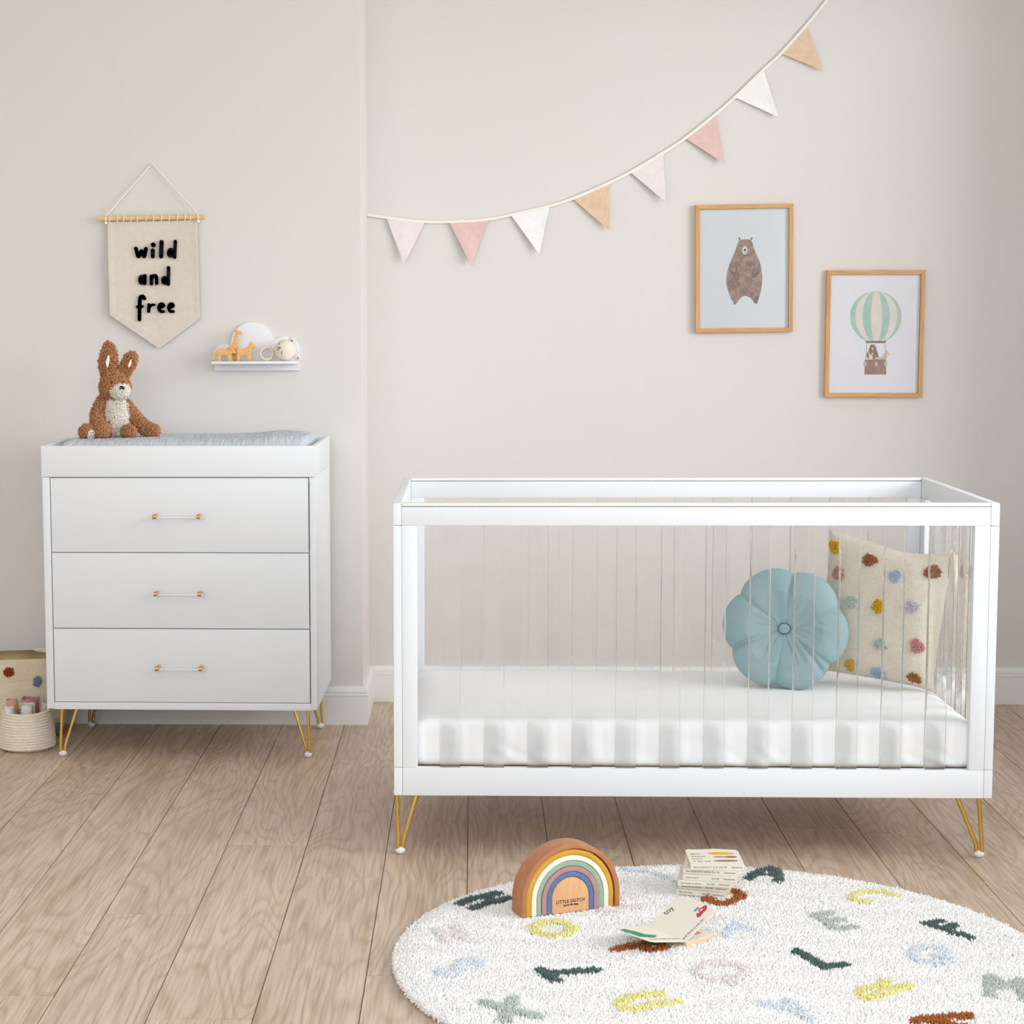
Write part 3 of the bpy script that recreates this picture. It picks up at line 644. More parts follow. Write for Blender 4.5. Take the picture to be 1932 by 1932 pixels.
# --- framed prints
def picture(name, label, corners, border, paper, draw, pyaw=0):
    TLc, TRc, BRc, BLc = [on_y(u, v, -.021) for u, v in corners]
    cen = (TLc+TRc+BRc+BLc)/4; ax = ((TRc-TLc)+(BRc-BLc)).normalized(); az = Vector((-ax.z, 0, ax.x))
    w = ((TRc-TLc).length+(BRc-BLc).length)/2; h = ((TLc-BLc).length+(TRc-BRc).length)/2
    fr = Fr(cen + Vector((0, .021, 0)), ax, az, (0, -1, 0)); ff = Fr(cen+Vector((0, .021-.0085, 0)), ax, az, (0, -1, 0))
    G = thing(name, label, 'picture', cen+Vector((0, .021, 0)))
    loc = keep(G)
    b = border; W2, H2 = w/2, h/2
    for quad, m in (([(-W2, H2), (W2, H2), (W2-b, H2-b), (-W2+b, H2-b)], OAKH), ([(-W2, -H2), (-W2+b, -H2+b), (W2-b, -H2+b), (W2, -H2)], OAKH), ([(-W2, H2), (-W2+b, H2-b), (-W2+b, -H2+b), (-W2, -H2)], OAKF), ([(W2, H2), (W2, -H2), (W2-b, -H2+b), (W2-b, H2-b)], OAKF)):
        bm = B(); prism(bm, quad, fr, .001, .021, .0009); loc(obj('frame_side', bm, m, G))
    bm = B(); prism(bm, [(-W2+b, -H2+b), (W2-b, -H2+b), (W2-b, H2-b), (-W2+b, H2-b)], fr, .003, .0085)
    pr = loc(obj('print', bm, paper, G)); draw(ff, pr, loc)
    bm = B(); nx, ny = 24, 30; x0, y0 = -W2+b, -H2+b; rows = []            # thin acrylic glazing, slightly wavy
    for s in (0, 1):
        rows.append([[bm.verts.new(fr.at(x0+(w-2*b)*i/nx, y0+(h-2*b)*j/ny, .0120+s*.0012+.0009*fnoise(i/nx*1.6+w*9, j/ny*1.2, 3))) for i in range(nx+1)] for j in range(ny+1)])
        for j in range(ny):
            for i in range(nx):
                q = [rows[s][j][i], rows[s][j][i+1], rows[s][j+1][i+1], rows[s][j+1][i]]; bm.faces.new(q if s else q[::-1])
    per = [(0, i) for i in range(nx)] + [(j, nx) for j in range(ny)] + [(ny, i) for i in range(nx, 0, -1)] + [(j, 0) for j in range(ny, 0, -1)]
    for k, (j, i) in enumerate(per):
        j2, i2 = per[(k+1) % len(per)]; bm.faces.new((rows[0][j][i], rows[0][j2][i2], rows[1][j2][i2], rows[1][j][i]))
    loc(obj('glazing', bm, GLAZE, G, smooth=True, angle=40))
# the pane is thin and clear: straight-through transmission with a Fresnel sheen
GLAZE = bpy.data.materials.new('glazing'); GLAZE.use_nodes = True
_N = GLAZE.node_tree.nodes; _L = GLAZE.node_tree.links; _N.remove(_N['Principled BSDF'])
_t = _N.new('ShaderNodeBsdfTransparent'); _g = _N.new('ShaderNodeBsdfGlossy'); _g.inputs['Roughness'].default_value = .02
_fz = _N.new('ShaderNodeFresnel'); _fz.inputs['IOR'].default_value = 1.28; _mx = _N.new('ShaderNodeMixShader')
_L.new(_fz.outputs[0], _mx.inputs[0]); _L.new(_t.outputs[0], _mx.inputs[1]); _L.new(_g.outputs[0], _mx.inputs[2]); _L.new(_mx.outputs[0], _N['Material Output'].inputs['Surface'])
def shapes(fr, parent, loc, name, m, polys, h, label=None, conv=None):
    if name in ('printed_arms', 'printed_ropes', 'printed_sandbags') and len(polys) > 1:
        for p in polys: shapes(fr, parent, loc, name[:-1], m, [p], h, label, conv)
        return
    bm = B()
    for p in polys:
        prism(bm, [fr.hit(*conv(x, y)) for x, y in p], fr, h-.0002, h)
    o = loc(obj(name, bm, m, parent))
    if label: o['label'] = label
    return o
def sm(p, k=4): return [(v.x, v.y) for v in smooth_line([Vector((x, y, 0)) for x, y in p], k, True)]
def draw_bear(fr, pr, loc):
    cv = lambda x, y: (1340+x*.0828, 430+y*.0828)
    body = sm([(640, 330), (700, 276), (800, 256), (900, 272), (955, 330), (985, 430), (1035, 560), (1090, 680), (1150, 850), (1180, 1050), (1183, 1200), (1170, 1350), (1140, 1500), (1095, 1640), (1060, 1730), (1005, 1705), (940, 1620), (870, 1570), (790, 1550), (720, 1575), (655, 1645), (600, 1715), (540, 1748), (525, 1690), (470, 1600), (410, 1440), (372, 1300), (365, 1150), (385, 1000), (420, 880), (480, 730), (550, 570), (600, 430)])
    BR = mat('bear_wash', 'C0ABA0', .9, noise=(60, 'A08576', U1)); DK = mat('bear_arm_wash', '857671', .9, noise=(60, '9C8B85', U1))
    shapes(fr, pr, loc, 'printed_bear', BR, [ell(667, 250, 22, 42, 16, -.5), ell(937, 248, 22, 42, 16, .5), body], .0003, 'watercolour brown bear', cv)
    shapes(fr, pr, loc, 'printed_arms', DK, [sm([(575, 740), (600, 800), (605, 900), (635, 1040), (663, 1150), (620, 1180), (555, 1150), (490, 1060), (440, 930), (520, 1000), (580, 1000), (570, 880)]), sm([(1022, 760), (1000, 860), (970, 960), (958, 1070), (955, 1140), (1030, 1115), (1095, 1050), (1130, 985), (1080, 1000), (1020, 1020), (1010, 930)]), sm([(1110, 1560), (1060, 1560), (1010, 1600), (1010, 1700), (1055, 1725), (1080, 1650)])], .0005, None, cv)
    shapes(fr, pr, loc, 'printed_muzzle', flat('muzzle_white', 'F2EFEA'), [ell(787, 512, 60, 94)], .0007, None, cv)
    shapes(fr, pr, loc, 'printed_nose', INKG, [ell(790, 503, 24, 27), ell(692, 412, 9, 17), ell(884, 410, 9, 15), ell(790, 556, 32, 5)], .0009, None, cv)
def draw_balloon(fr, pr, loc):
    cv = lambda x, y: (1590+x*.10355, 530+y*.10355)
    ys = [185+905*i/30 for i in range(31)]
    def hw(y): return 468*math.sqrt(max(0, 1-((y-640)/(456 if y < 640 else 490))**2))
    ks = [-1, -.795, -.515, -.19, .245, .545, .845, 1]; GR = flat('mint_wash', 'B5D6C6', 'C4DDD1', s=40); CRM = flat('cream_wash', 'F8F0E5', 'F3E7D9', s=40)
    for i in range(7):
        a, b = ks[i], ks[i+1]; p = [(603+a*hw(y), y) for y in ys] + [(603+b*hw(y), y) for y in ys[::-1]]
        shapes(fr, pr, loc, 'printed_balloon_gore', GR if i % 2 == 0 else CRM, [p], .0003, ('mint' if i % 2 == 0 else 'cream') + ' balloon stripe', cv)
    BK = flat('basket_wash', 'A98372', 'B99A8F', s=40); TANW = flat('collar_wash', 'BBA796', 'CDBCAE', s=60)
    shapes(fr, pr, loc, 'printed_collar', TANW, [[(418, 1088), (792, 1088), (790, 1120), (418, 1120)]] + [ell(445+i*45, 1122, 22, 18, 12) for i in range(8)], .0006, None, cv)
    shapes(fr, pr, loc, 'printed_ropes', TANW, [[(430, 1125), (441, 1125), (430, 1420), (418, 1420)], [(765, 1125), (775, 1125), (785, 1420), (775, 1420)]], .0004, None, cv)
    shapes(fr, pr, loc, 'printed_bear', flat('bear_print', '9A7767', 'A98B80', s=40), [sm([(505, 1172), (545, 1160), (590, 1175), (625, 1270), (655, 1420), (560, 1425), (480, 1425), (430, 1360), (470, 1270)])], .0005, None, cv)
    shapes(fr, pr, loc, 'printed_giraffe', flat('giraffe_print', 'E6D6B4', 'DEC7A0', s=40), [sm([(600, 1425), (602, 1385), (650, 1390), (720, 1385), (750, 1330), (775, 1280), (800, 1262), (830, 1300), (850, 1352), (805, 1340), (790, 1425)])], .0007, None, cv)
    shapes(fr, pr, loc, 'printed_rabbit', flat('rabbit_print', 'F1EEE9'), [ell(510, 1390, 36, 50), ell(482, 1335, 11, 34, 12, -.2), ell(537, 1335, 11, 34, 12, .2), ell(543, 1235, 14, 22)], .0008, None, cv)
    shapes(fr, pr, loc, 'printed_basket', BK, [[(398, 1432), (792, 1432), (785, 1480), (790, 1705), (397, 1705), (404, 1480)]], .0009, None, cv)
    shapes(fr, pr, loc, 'printed_sandbags', flat('sandbag_wash', 'DAD6CF', 'CFCAC3'), [ell(406, 1515, 30, 42), ell(608, 1515, 28, 42), ell(780, 1515, 30, 42)], .0012, None, cv)
picture('picture_frame', 'oak-framed print of a brown bear on pale blue, upper of the two pictures', ((1312.4, 386.7), (1497.9, 384), (1495.6, 625.3), (1312.4, 628.4)), .0142, mat('blue_print_paper', 'F2F8FA', .7, noise=(30, 'F0F6F8', U1)), draw_bear)
picture('picture_frame', 'oak-framed print of a mint and cream striped hot air balloon, lower of the two pictures', ((1560.8, 509.6), (1745.8, 509.6), (1741.4, 749.5), (1555.6, 749.5)), .0142, mat('lilac_print_paper', 'F9F7FB', .7, noise=(30, 'F7F5F9', U1)), draw_balloon)

# ================================================================== CUSHIONS IN THE COT
def flower_cushion():
    c = on_y(1481, 1181, -1.50); R0 = .1640
    Mx = Matrix.Translation(c) @ Matrix.Rotation(math.radians(-14), 4, 'Z') @ Matrix.Rotation(math.radians(-9), 4, 'X') @ Matrix.Rotation(math.radians(4), 4, 'Y')
    na, nr = 300, 56
    def shape(a, rho, side):
        lob = abs(math.cos(3*(a+.05)))**.62                      # 1 on a petal, 0 in a notch
        Rb = R0*(.885+.115*lob)
        th = .043; pr_ = (1-rho**5)**.42
        dim = .30+.70*min(1, (rho/.62))**1.1
        groove = 1-.22*(1-abs(math.cos(3*(a+.05))))**5*min(1, rho*1.6)*(1 if side > 0 else .6)
        h = th*pr_*(dim if rho < .62 else 1)*groove
        amp = max(0, 1-abs(rho-.36)/.34)
        ca, sa = math.cos(a), math.sin(a)
        wa = a + .22*fnoise(ca*1.5, sa*1.5, rho*2.2)
        k1 = max(0, fnoise(ca*1.9, sa*1.9, 4)+.12)*1.6
        h += side*(.0052*k1*math.sin(wa*17+4*fnoise(ca*2, sa*2, rho*3)) + .0016*k1*math.sin(wa*39+rho*5))*amp
        h -= side*.010*math.exp(-((a-5.62+.25*(rho-.6))/.055)**2)*max(0, min(1, (rho-.28)/.2)) + side*.006*math.exp(-((a-3.55-.2*(rho-.6))/.05)**2)*max(0, min(1, (rho-.4)/.2))
        h += .0018*fnoise(math.cos(a)*4, math.sin(a)*4, rho*5)*(1 if rho < .97 else 0)
        return Vector((Rb*rho*math.cos(a), 0, Rb*rho*math.sin(a))), h
    V = []; Q = []; T_ = []
    for s in (-1, 1):                                            # -1: front (towards -y)
        V.append(Vector((0, s*.011, 0)))
        for j in range(1, nr+1):
            rho = 1-(1-j/nr)**1.35
            for i in range(na):
                p, h = shape(2*PI*i/na, rho, 1 if s < 0 else 0); V.append(p + Vector((0, s*max(h, .0 if j == nr else .002), 0)))
    base = [0, 1+na*nr]
    for si, b in enumerate(base):
        for i in range(na):
            t = (b, b+1+i, b+1+(i+1) % na); T_.append(t if si == 0 else t[::-1])
        for j in range(nr-1):
            for i in range(na):
                q = [b+1+j*na+i, b+1+(j+1)*na+i, b+1+(j+1)*na+(i+1) % na, b+1+j*na+(i+1) % na]; Q.append(q if si == 0 else q[::-1])
    a0, b0 = 1+(nr-1)*na, base[1]+1+(nr-1)*na
    for i in range(na): Q.append([a0+i, b0+i, b0+(i+1) % na, a0+(i+1) % na])
    V = [Mx @ v for v in V]
    zf = min(v.z for v in V); dz = .3375-zf
    for v in V: v.z += dz
    V = [Vector((v.x, v.y, max(v.z, .3385))) for v in V]
    o = obj('flower_cushion', np_mesh('flower_cushion', V, T_, Q), VELVET, smooth=True, angle=80)
    tag(o, 'blue velvet flower-shaped cushion with a centre button leaning in the cot', 'cushion')
    bm = B(); Mb = Matrix.Translation((0, 0, dz)) @ Mx; sphere(bm, (0, -.0225, 0), (.0150, .0065, .0132), 24); bm.transform(Mb); bt = obj('button', bm, VELVET, o, smooth=True)
    bm = B(); tube(bm, [Mb @ Vector((math.cos(a)*.0155, -.0205, math.sin(a)*.0138)) for a in [2*PI*i/36 for i in range(36)]], .0011, 8, closed=True); obj('button_rim', bm, flat('dark_teal', '35504F'), bt, smooth=True)
flower_cushion()
PILE = mat('cotton_pile', 'E2DACB', .95, spec=.15, noise=(120, 'DAD1C0', U1), bump=(260, .9, .003, (1, 1, 2.5)))
YARN = {k: mat('yarn_'+k, a, .95, spec=.1, noise=(150, b, U1)) for k, a, b in (('yellow', 'E9C04A', 'E0AE2C'), ('brown', 'BC8560', 'AC704A'), ('pink', 'E2AFA9', 'DAA19B'), ('blue', 'C3D2E0', 'B5C7DA'), ('sage', 'D5DED6', 'CAD6CD'), ('grey', 'E4E2E6', 'DAD9DE'))}
def square_pillow():
    c = on_y(1663, 1160, -1.478); W, H, T_ = .166, .184, .060
    Mx = Matrix.Translation(c) @ Matrix.Rotation(math.radians(-26), 4, 'Z') @ Matrix.Rotation(math.radians(-7), 4, 'X') @ Matrix.Rotation(math.radians(5.5), 4, 'Y')
    n = 70
    def P(u, v, s):
        pin = .93+.09*abs(u)**3*abs(v)**3 + (0 if abs(u) < .9 or abs(v) < .9 else .012)
        x = W*u*(.945+.075*abs(v)**5); z = H*v*(.955+.065*abs(u)**5)
        if v > .8: z -= .010*math.sin((u+.2)*3.2)*((v-.8)/.2)
        h = T_*max(0, (1-u**4))**.62*max(0, (1-v**4))**.62 + .003*fnoise(u*3, v*3)*(1-abs(u)**6)*(1-abs(v)**6)
        h += .0015*math.sin((u+v)*30)*max(0, abs(u*v)-.5)
        return Vector((x, s*max(h, .0035 if max(abs(u), abs(v)) < 1 else .0), z))
    V = []; Q = []
    for s in (-1, 1):
        for j in range(n+1):
            for i in range(n+1): V.append(Mx @ P(2*i/n-1, 2*j/n-1, s))
    m = (n+1)**2
    for j in range(n):
        for i in range(n):
            q = [j*(n+1)+i, j*(n+1)+i+1, (j+1)*(n+1)+i+1, (j+1)*(n+1)+i]; Q.append(q); Q.append([x+m for x in q[::-1]])
    rim = [i for i in range(n)] + [j*(n+1)+n for j in range(n)] + [n*(n+1)+i for i in range(n, 0, -1)] + [j*(n+1) for j in range(n, 0, -1)]
    for k, r in enumerate(rim): r2 = rim[(k+1) % len(rim)]; Q.append([r, r+m, r2+m, r2])
    dz = .3385-min(v.z for v in V) - .004
    for v in V: v.z = max(v.z+dz, .3395)
    o = obj('square_cushion', np_mesh('square_cushion', V, np.zeros((0, 3)), Q), PILE, smooth=True, angle=85)
    tag(o, 'square cream cushion with tufted coloured dots leaning behind the blue flower cushion', 'cushion')
    Mz = Matrix.Translation((0, 0, dz)) @ Mx; inv = Mz.inverted()
    for u_, v_, k, rx, rz in ((1570, 1036, 'yellow', 12, 10), (1641, 1056, 'brown', 13, 10), (1580, 1082, 'pink', 12, 12), (1689, 1086, 'blue', 10, 11), (1756, 1080, 'brown', 14, 12), (1608, 1135, 'sage', 12, 12), (1657, 1144, 'yellow', 10, 12), (1722, 1144, 'grey', 13, 11), (1662, 1216, 'sage', 13, 11), (1730, 1219, 'pink', 12, 12), (1601, 1256, 'yellow', 8, 11), (1652, 1272, 'blue', 12, 11), (1719, 1279, 'brown', 12, 8)):
        d = ray(u_, v_); a = inv @ CAM; b = inv.to_3x3() @ d; t = (-.055-a.y)/b.y; q = a+b*t
        uu, vv = q.x/W/.95, q.z/H/.96
        k_ = 5.15/FPX; pts = []; nn = []
        for _ in range(260):
            r = math.sqrt(rng.random()); an = rng.random()*2*PI; wob = 1+.12*math.sin(an*3+u_)
            du, dv = r*math.cos(an)*rx*k_*wob/W, r*math.sin(an)*rz*k_*wob/H
            p = P(max(-.99, min(.99, uu+du)), max(-.97, min(.99, vv+dv)), -1)
            pts.append(Mz @ p); nn.append(Mz.to_3x3() @ Vector((0, -1, 0)))
        Vt, tt, qt = tufts(np.array(pts), np.array(nn), .008, .0022, .55)
        Vt[:, 2] = np.maximum(Vt[:, 2], .3402)
        obj('tufted_dot', np_mesh('tufted_dot', Vt, tt, qt), YARN[k], o)['label'] = k + ' tufted dot'
square_pillow()

# ================================================================== RUG
RC, RR, RH = Vector((.5101, -2.7387)), .668, .017
WOOL = mat('white_wool', 'FEFDFB', .95, spec=.1, noise=(25, 'FCFAF7', U1)); RC7 = lambda x, y: (740+x*.3054, 1620+y*.3054); RC6 = lambda x, y: (1250+x*.353, 1620+y*.353)
GRN, YLW, PNK, BLU, BRN, SGE = [mat('wool_'+n, a, .95, spec=.1, noise=(200, b, U1)) for n, a, b in (('dark_green', '667A76', '576B67'), ('yellow', 'F6F0B4', 'F2EAA2'), ('pink', 'F6F0F0', 'F3E9EA'), ('blue', 'EAF1F6', 'E2EBF2'), ('brown', 'B57244', 'A46234'), ('sage', 'D0D6CE', 'C5CDC4'))]
E7 = lambda cx, cy, rx, ry: ell(cx, cy, rx, ry, 26) + [(cx+rx, cy)]
LET = [('H', GRN, RC7, [[(420, 272), (530, 237), (650, 213)], [(500, 303), (620, 265), (725, 241)], [(560, 230), (625, 262)]], .015, 'dark green'),
 ('N', PNK, RC7, [[(335, 512), (280, 432)], [(285, 432), (480, 500)], [(485, 500), (398, 418)]], .015, 'pale pink'),
 ('O', YLW, RC7, [E7(997, 430, 118, 42)], .0155, 'yellow'),
 ('S', BLU, RC7, [[(295, 690), (320, 712), (370, 713), (402, 692), (412, 655), (445, 628), (500, 626), (548, 650)]], .016, 'pale blue'),
 ('T', GRN, RC7, [[(925, 685), (970, 722), (1018, 750)], [(985, 708), (1100, 697), (1262, 685)]], .016, 'dark green'),
 ('X', SGE, RC7, [[(572, 882), (700, 925), (895, 970)], [(745, 862), (715, 930), (698, 995)]], .017, 'grey-green'),
 ('U', YLW, RC7, [[(1655, 832), (1560, 838), (1440, 865), (1405, 890), (1430, 918), (1500, 925), (1600, 903), (1750, 876)]], .017, 'yellow'),
 ('P', BRN, RC7, [[(1375, 560), (1480, 537), (1560, 523), (1640, 522), (1680, 537), (1640, 556), (1580, 558), (1545, 540)]], .014, 'rust brown'),
 ('J', PNK, RC7, [[(1550, 291), (1450, 305), (1370, 328), (1320, 335), (1290, 318), (1320, 300)]], .014, 'pale pink'),
 ('Z', BLU, RC7, [[(1445, 62), (1520, 75), (1600, 82), (1700, 115)]], .013, 'pale blue'),
 ('D', BRN, RC6, [[(235, 215), (300, 236), (350, 234), (400, 212), (422, 190), (395, 176), (330, 170), (235, 215)]], .015, 'rust brown'),
 ('A', GRN, RC6, [[(465, 104), (510, 68), (575, 50)], [(575, 50), (610, 65), (622, 115)], [(530, 78), (605, 86)]], .014, 'dark green'),
 ('C', YLW, RC6, [[(1250, 195), (1180, 178), (1090, 174), (1025, 188), (1012, 203), (1050, 220), (1105, 230)]], .013, 'yellow'),
 ('E', SGE, RC6, [[(812, 300), (870, 335), (930, 375)], [(825, 300), (900, 288)], [(880, 332), (965, 325)], [(930, 375), (1030, 363)]], .013, 'grey-green'),
 ('F', GRN, RC6, [[(1412, 345), (1500, 373), (1640, 418)], [(1420, 345), (1485, 330)], [(1510, 372), (1560, 355)]], .014, 'dark green'),
 ('R', BLU, RC6, [[(345, 410), (370, 368), (400, 343)], [(370, 372), (430, 366), (485, 376)]], .013, 'pale blue'),
 ('L', GRN, RC6, [[(716, 490), (800, 538), (870, 580)], [(870, 580), (905, 573), (968, 565)]], .015, 'dark green'),
 ('G', BLU, RC6, [[(1520, 487), (1450, 473), (1370, 480), (1338, 505), (1372, 540), (1450, 560), (1515, 550), (1525, 523), (1455, 518)]], .015, 'pale blue'),
 ('Q', PNK, RC6, [E7(318, 600, 128, 44), [(350, 632), (385, 662)]], .016, 'pale pink'),
 ('R', YLW, RC6, [[(1100, 745), (1200, 712), (1308, 678)], [(1095, 745), (1062, 718), (1100, 692), (1165, 694), (1195, 712)], [(1165, 700), (1190, 652)]], .017, 'yellow'),
 ('M', SGE, RC6, [[(1750, 725), (1757, 632)], [(1757, 632), (1835, 685)], [(1835, 685), (1915, 650)], [(1915, 650), (1950, 745)]], .017, 'grey-green'),
 ('Y', BLU, RC6, [[(550, 772), (640, 795), (690, 790), (800, 860)], [(660, 756), (760, 815)]], .016, 'pale blue'),
 ('K', BRN, RC6, [[(1355, 865), (1470, 847), (1640, 838)], [(1430, 858), (1600, 890)]], .017, 'rust brown')]
def rug():
    from math import cos, sin
    segs = []
    for nm, m, cv, strokes, r, lab in LET:
        r *= .78; S = []
        for st in strokes:
            q = [on_z(*cv(x, y), RH+.009) for x, y in st]; q = smooth_line(q, 3) if 2 < len(q) < 20 else q
            S += [(q[i].x, q[i].y, q[i+1].x, q[i+1].y) for i in range(len(q)-1)]
        segs.append((nm, m, np.array(S), r, lab))
    def dist(P, S):
        d = np.full(len(P), 9.)
        for x0, y0, x1, y1 in S:
            vx, vy = x1-x0, y1-y0; L2 = vx*vx+vy*vy+1e-12; t = np.clip(((P[:, 0]-x0)*vx+(P[:, 1]-y0)*vy)/L2, 0, 1)
            d = np.minimum(d, np.hypot(P[:, 0]-x0-vx*t, P[:, 1]-y0-vy*t))
        return d
    bm = B(); prof = [(0.0001, .0005), (RR-.012, .0005), (RR-.004, .003), (RR, .008), (RR-.004, .0135), (RR-.015, RH)] + [(RR*k, RH) for k in (.9, .75, .5, .25)] + [(.0001, RH)]
    lathe(bm, prof, 120, (RC.x, RC.y, 0)); me = to_mesh(bm)
    n = 150000; r = (RR-.004)*np.sqrt(rng.random(n)); a = rng.random(n)*2*PI; P = np.stack([RC.x+r*np.cos(a), RC.y+r*np.sin(a)], 1)
    keep = np.ones(n, bool); dd = []
    for nm, m, S, rad, lab in segs:
        d = dist(P, S); keep &= d > rad*.92
    Pk = P[keep]; z = np.full(len(Pk), RH-.002); N = np.tile([0, 0, 1.], (len(Pk), 1)); rr = np.hypot(Pk[:, 0]-RC.x, Pk[:, 1]-RC.y); e = np.clip((rr-RR+.05)/.05, 0, 1)
    N[:, 0] += (Pk[:, 0]-RC.x)/RR*e*.9; N[:, 1] += (Pk[:, 1]-RC.y)/RR*e*.9; z -= .006*e**2
    # a few trodden streaks in the pile
    N[:, 0] += .25*np.sin(Pk[:, 1]*60+np.sin(Pk[:, 0]*9)*2); 
    Vt, tt, qt = tufts(np.c_[Pk, z], N, .0105, .0036, .3)
    ne = 9000; ae = rng.random(ne)*2*PI; ze = .004+rng.random(ne)*.010; Pe = np.c_[RC.x+np.cos(ae)*(RR-.004), RC.y+np.sin(ae)*(RR-.004), ze]; Ne = np.c_[np.cos(ae), np.sin(ae), .35+0*ae]
    V2, t2, q2 = tufts(Pe, Ne, .010, .0027, .4); V2[:, 2] = np.maximum(V2[:, 2], .0008)
    k = len(Vt); me = merge_np(me, np.concatenate([Vt, V2]), np.concatenate([tt, t2+k]), np.concatenate([qt, q2+k]), 'rug')
    o = obj('rug', me, WOOL); tag(o, 'round white shaggy rug with tufted coloured alphabet letters in front of the cot', 'rug')
    for nm, m, S, rad, lab in segs:
        lo, hi = S.reshape(-1, 2).min(0)-rad, S.reshape(-1, 2).max(0)+rad; n = int(np.prod(hi-lo)*135000)
        P = lo+(hi-lo)*rng.random((n, 2)); d = dist(P, S); inr = np.hypot(P[:, 0]-RC.x, P[:, 1]-RC.y) < RR-.006; kk = (d < rad) & inr; P = P[kk]; d = d[kk]
        z = RH-.002+.0045*np.sqrt(np.clip(1-(d/rad)**2, 0, 1)); N = np.tile([0, 0, 1.], (len(P), 1))
        Vt, tt, qt = tufts(np.c_[P, z], N, .0115, .0028, .5); l = obj('letter', np_mesh('letter', Vt, tt, qt), m, o); l['label'] = f'{lab} tufted letter {nm}' if nm not in 'ZDJ' else f'{lab} tufted letter'
rug()
ZR = RH+.0088                                        # where things stand on the pressed pile

# ================================================================== RAINBOW
def rainbow():
    a = on_z(985, 1732, ZR); b = on_z(1169, 1709, ZR); ax = (b-a); w = ax.length; yaw = math.atan2(ax.y, ax.x); mid = (a+b)/2
    G = thing('rainbow_stacker', 'wooden rainbow toy of nested arches standing on the rug in front of the cot', 'toy', (mid.x, mid.y, ZR), yaw)
    H, dp, leg = .151, .053, .032; fr = Fr((0, 0, 0), (1, 0, 0), (0, 0, 1), (0, -1, 0))
    cols = [('terracotta', 'B2744A', 'BA7D54'), ('mustard', 'CE9A26', 'D5A233'), ('cream', 'E9E4D3', 'EFEBDD'), ('sage green', '93AE98', '9BB5A0'), ('dusty pink', 'B08489', 'B78C90'), ('slate blue', '5A719B', '637AA3')]
    def arch(R, Hh, n=40): return [(-R, 0), (-R, leg)] + [(-R*math.cos(PI*i/n), leg+(Hh-leg)*math.sin(PI*i/n)) for i in range(1, n)] + [(R, leg), (R, 0)]
    R, Hh, t = w/2, H, .0112; sh = [0, -.0022, -.0022, -.0024, -.0018, -.0016, -.002]
    for i, (nm, c1, c2) in enumerate(cols):
        o_, i_ = arch(R, Hh), arch(R-t, Hh-t); bm = B(); n = len(o_)
        def V(p, y): return bm.verts.new((p[0]+sh[i], y, p[1]))
        y0, y1 = (0, dp) if i == 0 else (.0012*(i % 2), dp-.001)
        oo, ii, ob, ib = [[V(p, y) for p in q] for q, y in ((o_, y0), (i_, y0), (o_, y1), (i_, y1))]
        for k in range(n-1):
            bm.faces.new((oo[k], oo[k+1], ii[k+1], ii[k])); bm.faces.new((ob[k], ib[k], ib[k+1], ob[k+1])); bm.faces.new((oo[k], ob[k], ob[k+1], oo[k+1])); bm.faces.new((ii[k], ii[k+1], ib[k+1], ib[k]))
        for k in (0, n-1): bm.faces.new((oo[k], ii[k], ib[k], ob[k]))
        bmesh.ops.recalc_face_normals(bm, faces=bm.faces)
        es = [e for e in bm.edges if len(e.link_faces) == 2 and e.calc_face_angle() > 1.0]
        bmesh.ops.bevel(bm, geom=es, offset=.0014, segments=2, profile=.6, affect='EDGES')
        obj('arch', bm, mat('paint_'+nm.replace(' ', '_'), c1, .42, noise=(40, c2, U1)), G, smooth=True, angle=35)['label'] = nm + ' wooden arch'
        gap = .0019 if i == 0 else .0009; R -= t+gap; Hh -= t+gap
    bm = B(); prism(bm, [(x+sh[6], z) for x, z in arch(R, Hh)], fr, -dp+.001, 0, .0012); co = obj('core', bm, BEECH, G, smooth=True, angle=35); co['label'] = 'natural wood centre block'
    LB = flat('burnt_lettering', '4A2E1A')
    for s, sz, z, sx in (('LITTLE DUTCH', .0102, .0215, .92), ('enjoy the little things', .0060, .0148, .78)):
        obj('lettering', text_mesh(s, sz, fr, sh[6], z, .0004, 'CENTER', 1.12 if sz > .008 else .95, bold=.00022, sx=sx), LB, co)
    bm = B()
    for x0, x1 in ((-.0335, -.026), (.024, .0315)): prism(bm, [(x0, .0164), (x1, .0164), (x1, .0168), (x0, .0168)], fr, 0, .0004)
    obj('lettering', bm, LB, co)
rainbow()

# ================================================================== BOARD BOOKS
def wavy(w, d, fore=True):        # outline of a board-book leaf with shaped fore-edge; spine along y=0
    p = [(0, 0), (w, 0)]
    if fore: p += [(w*1.0, d*.86), (w*.97, d*.95), (w*.86, d*.965), (w*.70, d*1.0), (w*.52, d*1.015), (w*.40, d*.985), (w*.22, d*.96), (w*.06, d*.975), (0, d*.9)]
    else: p += [(w, d), (0, d)]
    return p
SPINES = [('Play with Spot', 1276, 1686.5, -17.5), ('Spot looks at shapes', 1281, 1676.0, -15), ('Spot looks at colours', 1279, 1670.5, -8), ('Spot at home', 1288.2, 1659.8, -9), ('Spot looks at the weather', 1289, 1647.8, -9), ('Spot counts from 1 to 10', 1303, 1641, 0)]
LBL = ['board book lowest in the stack on the rug, touching the pile', 'board book second from the bottom of the stack, its pages sticking out right', 'board book third from the bottom of the stack, red mark showing behind it', 'board book fourth from the bottom of the stack, shifted to the right', 'board book just under the top one of the stack', 'board book with a brown-marked cover on top of the stack']
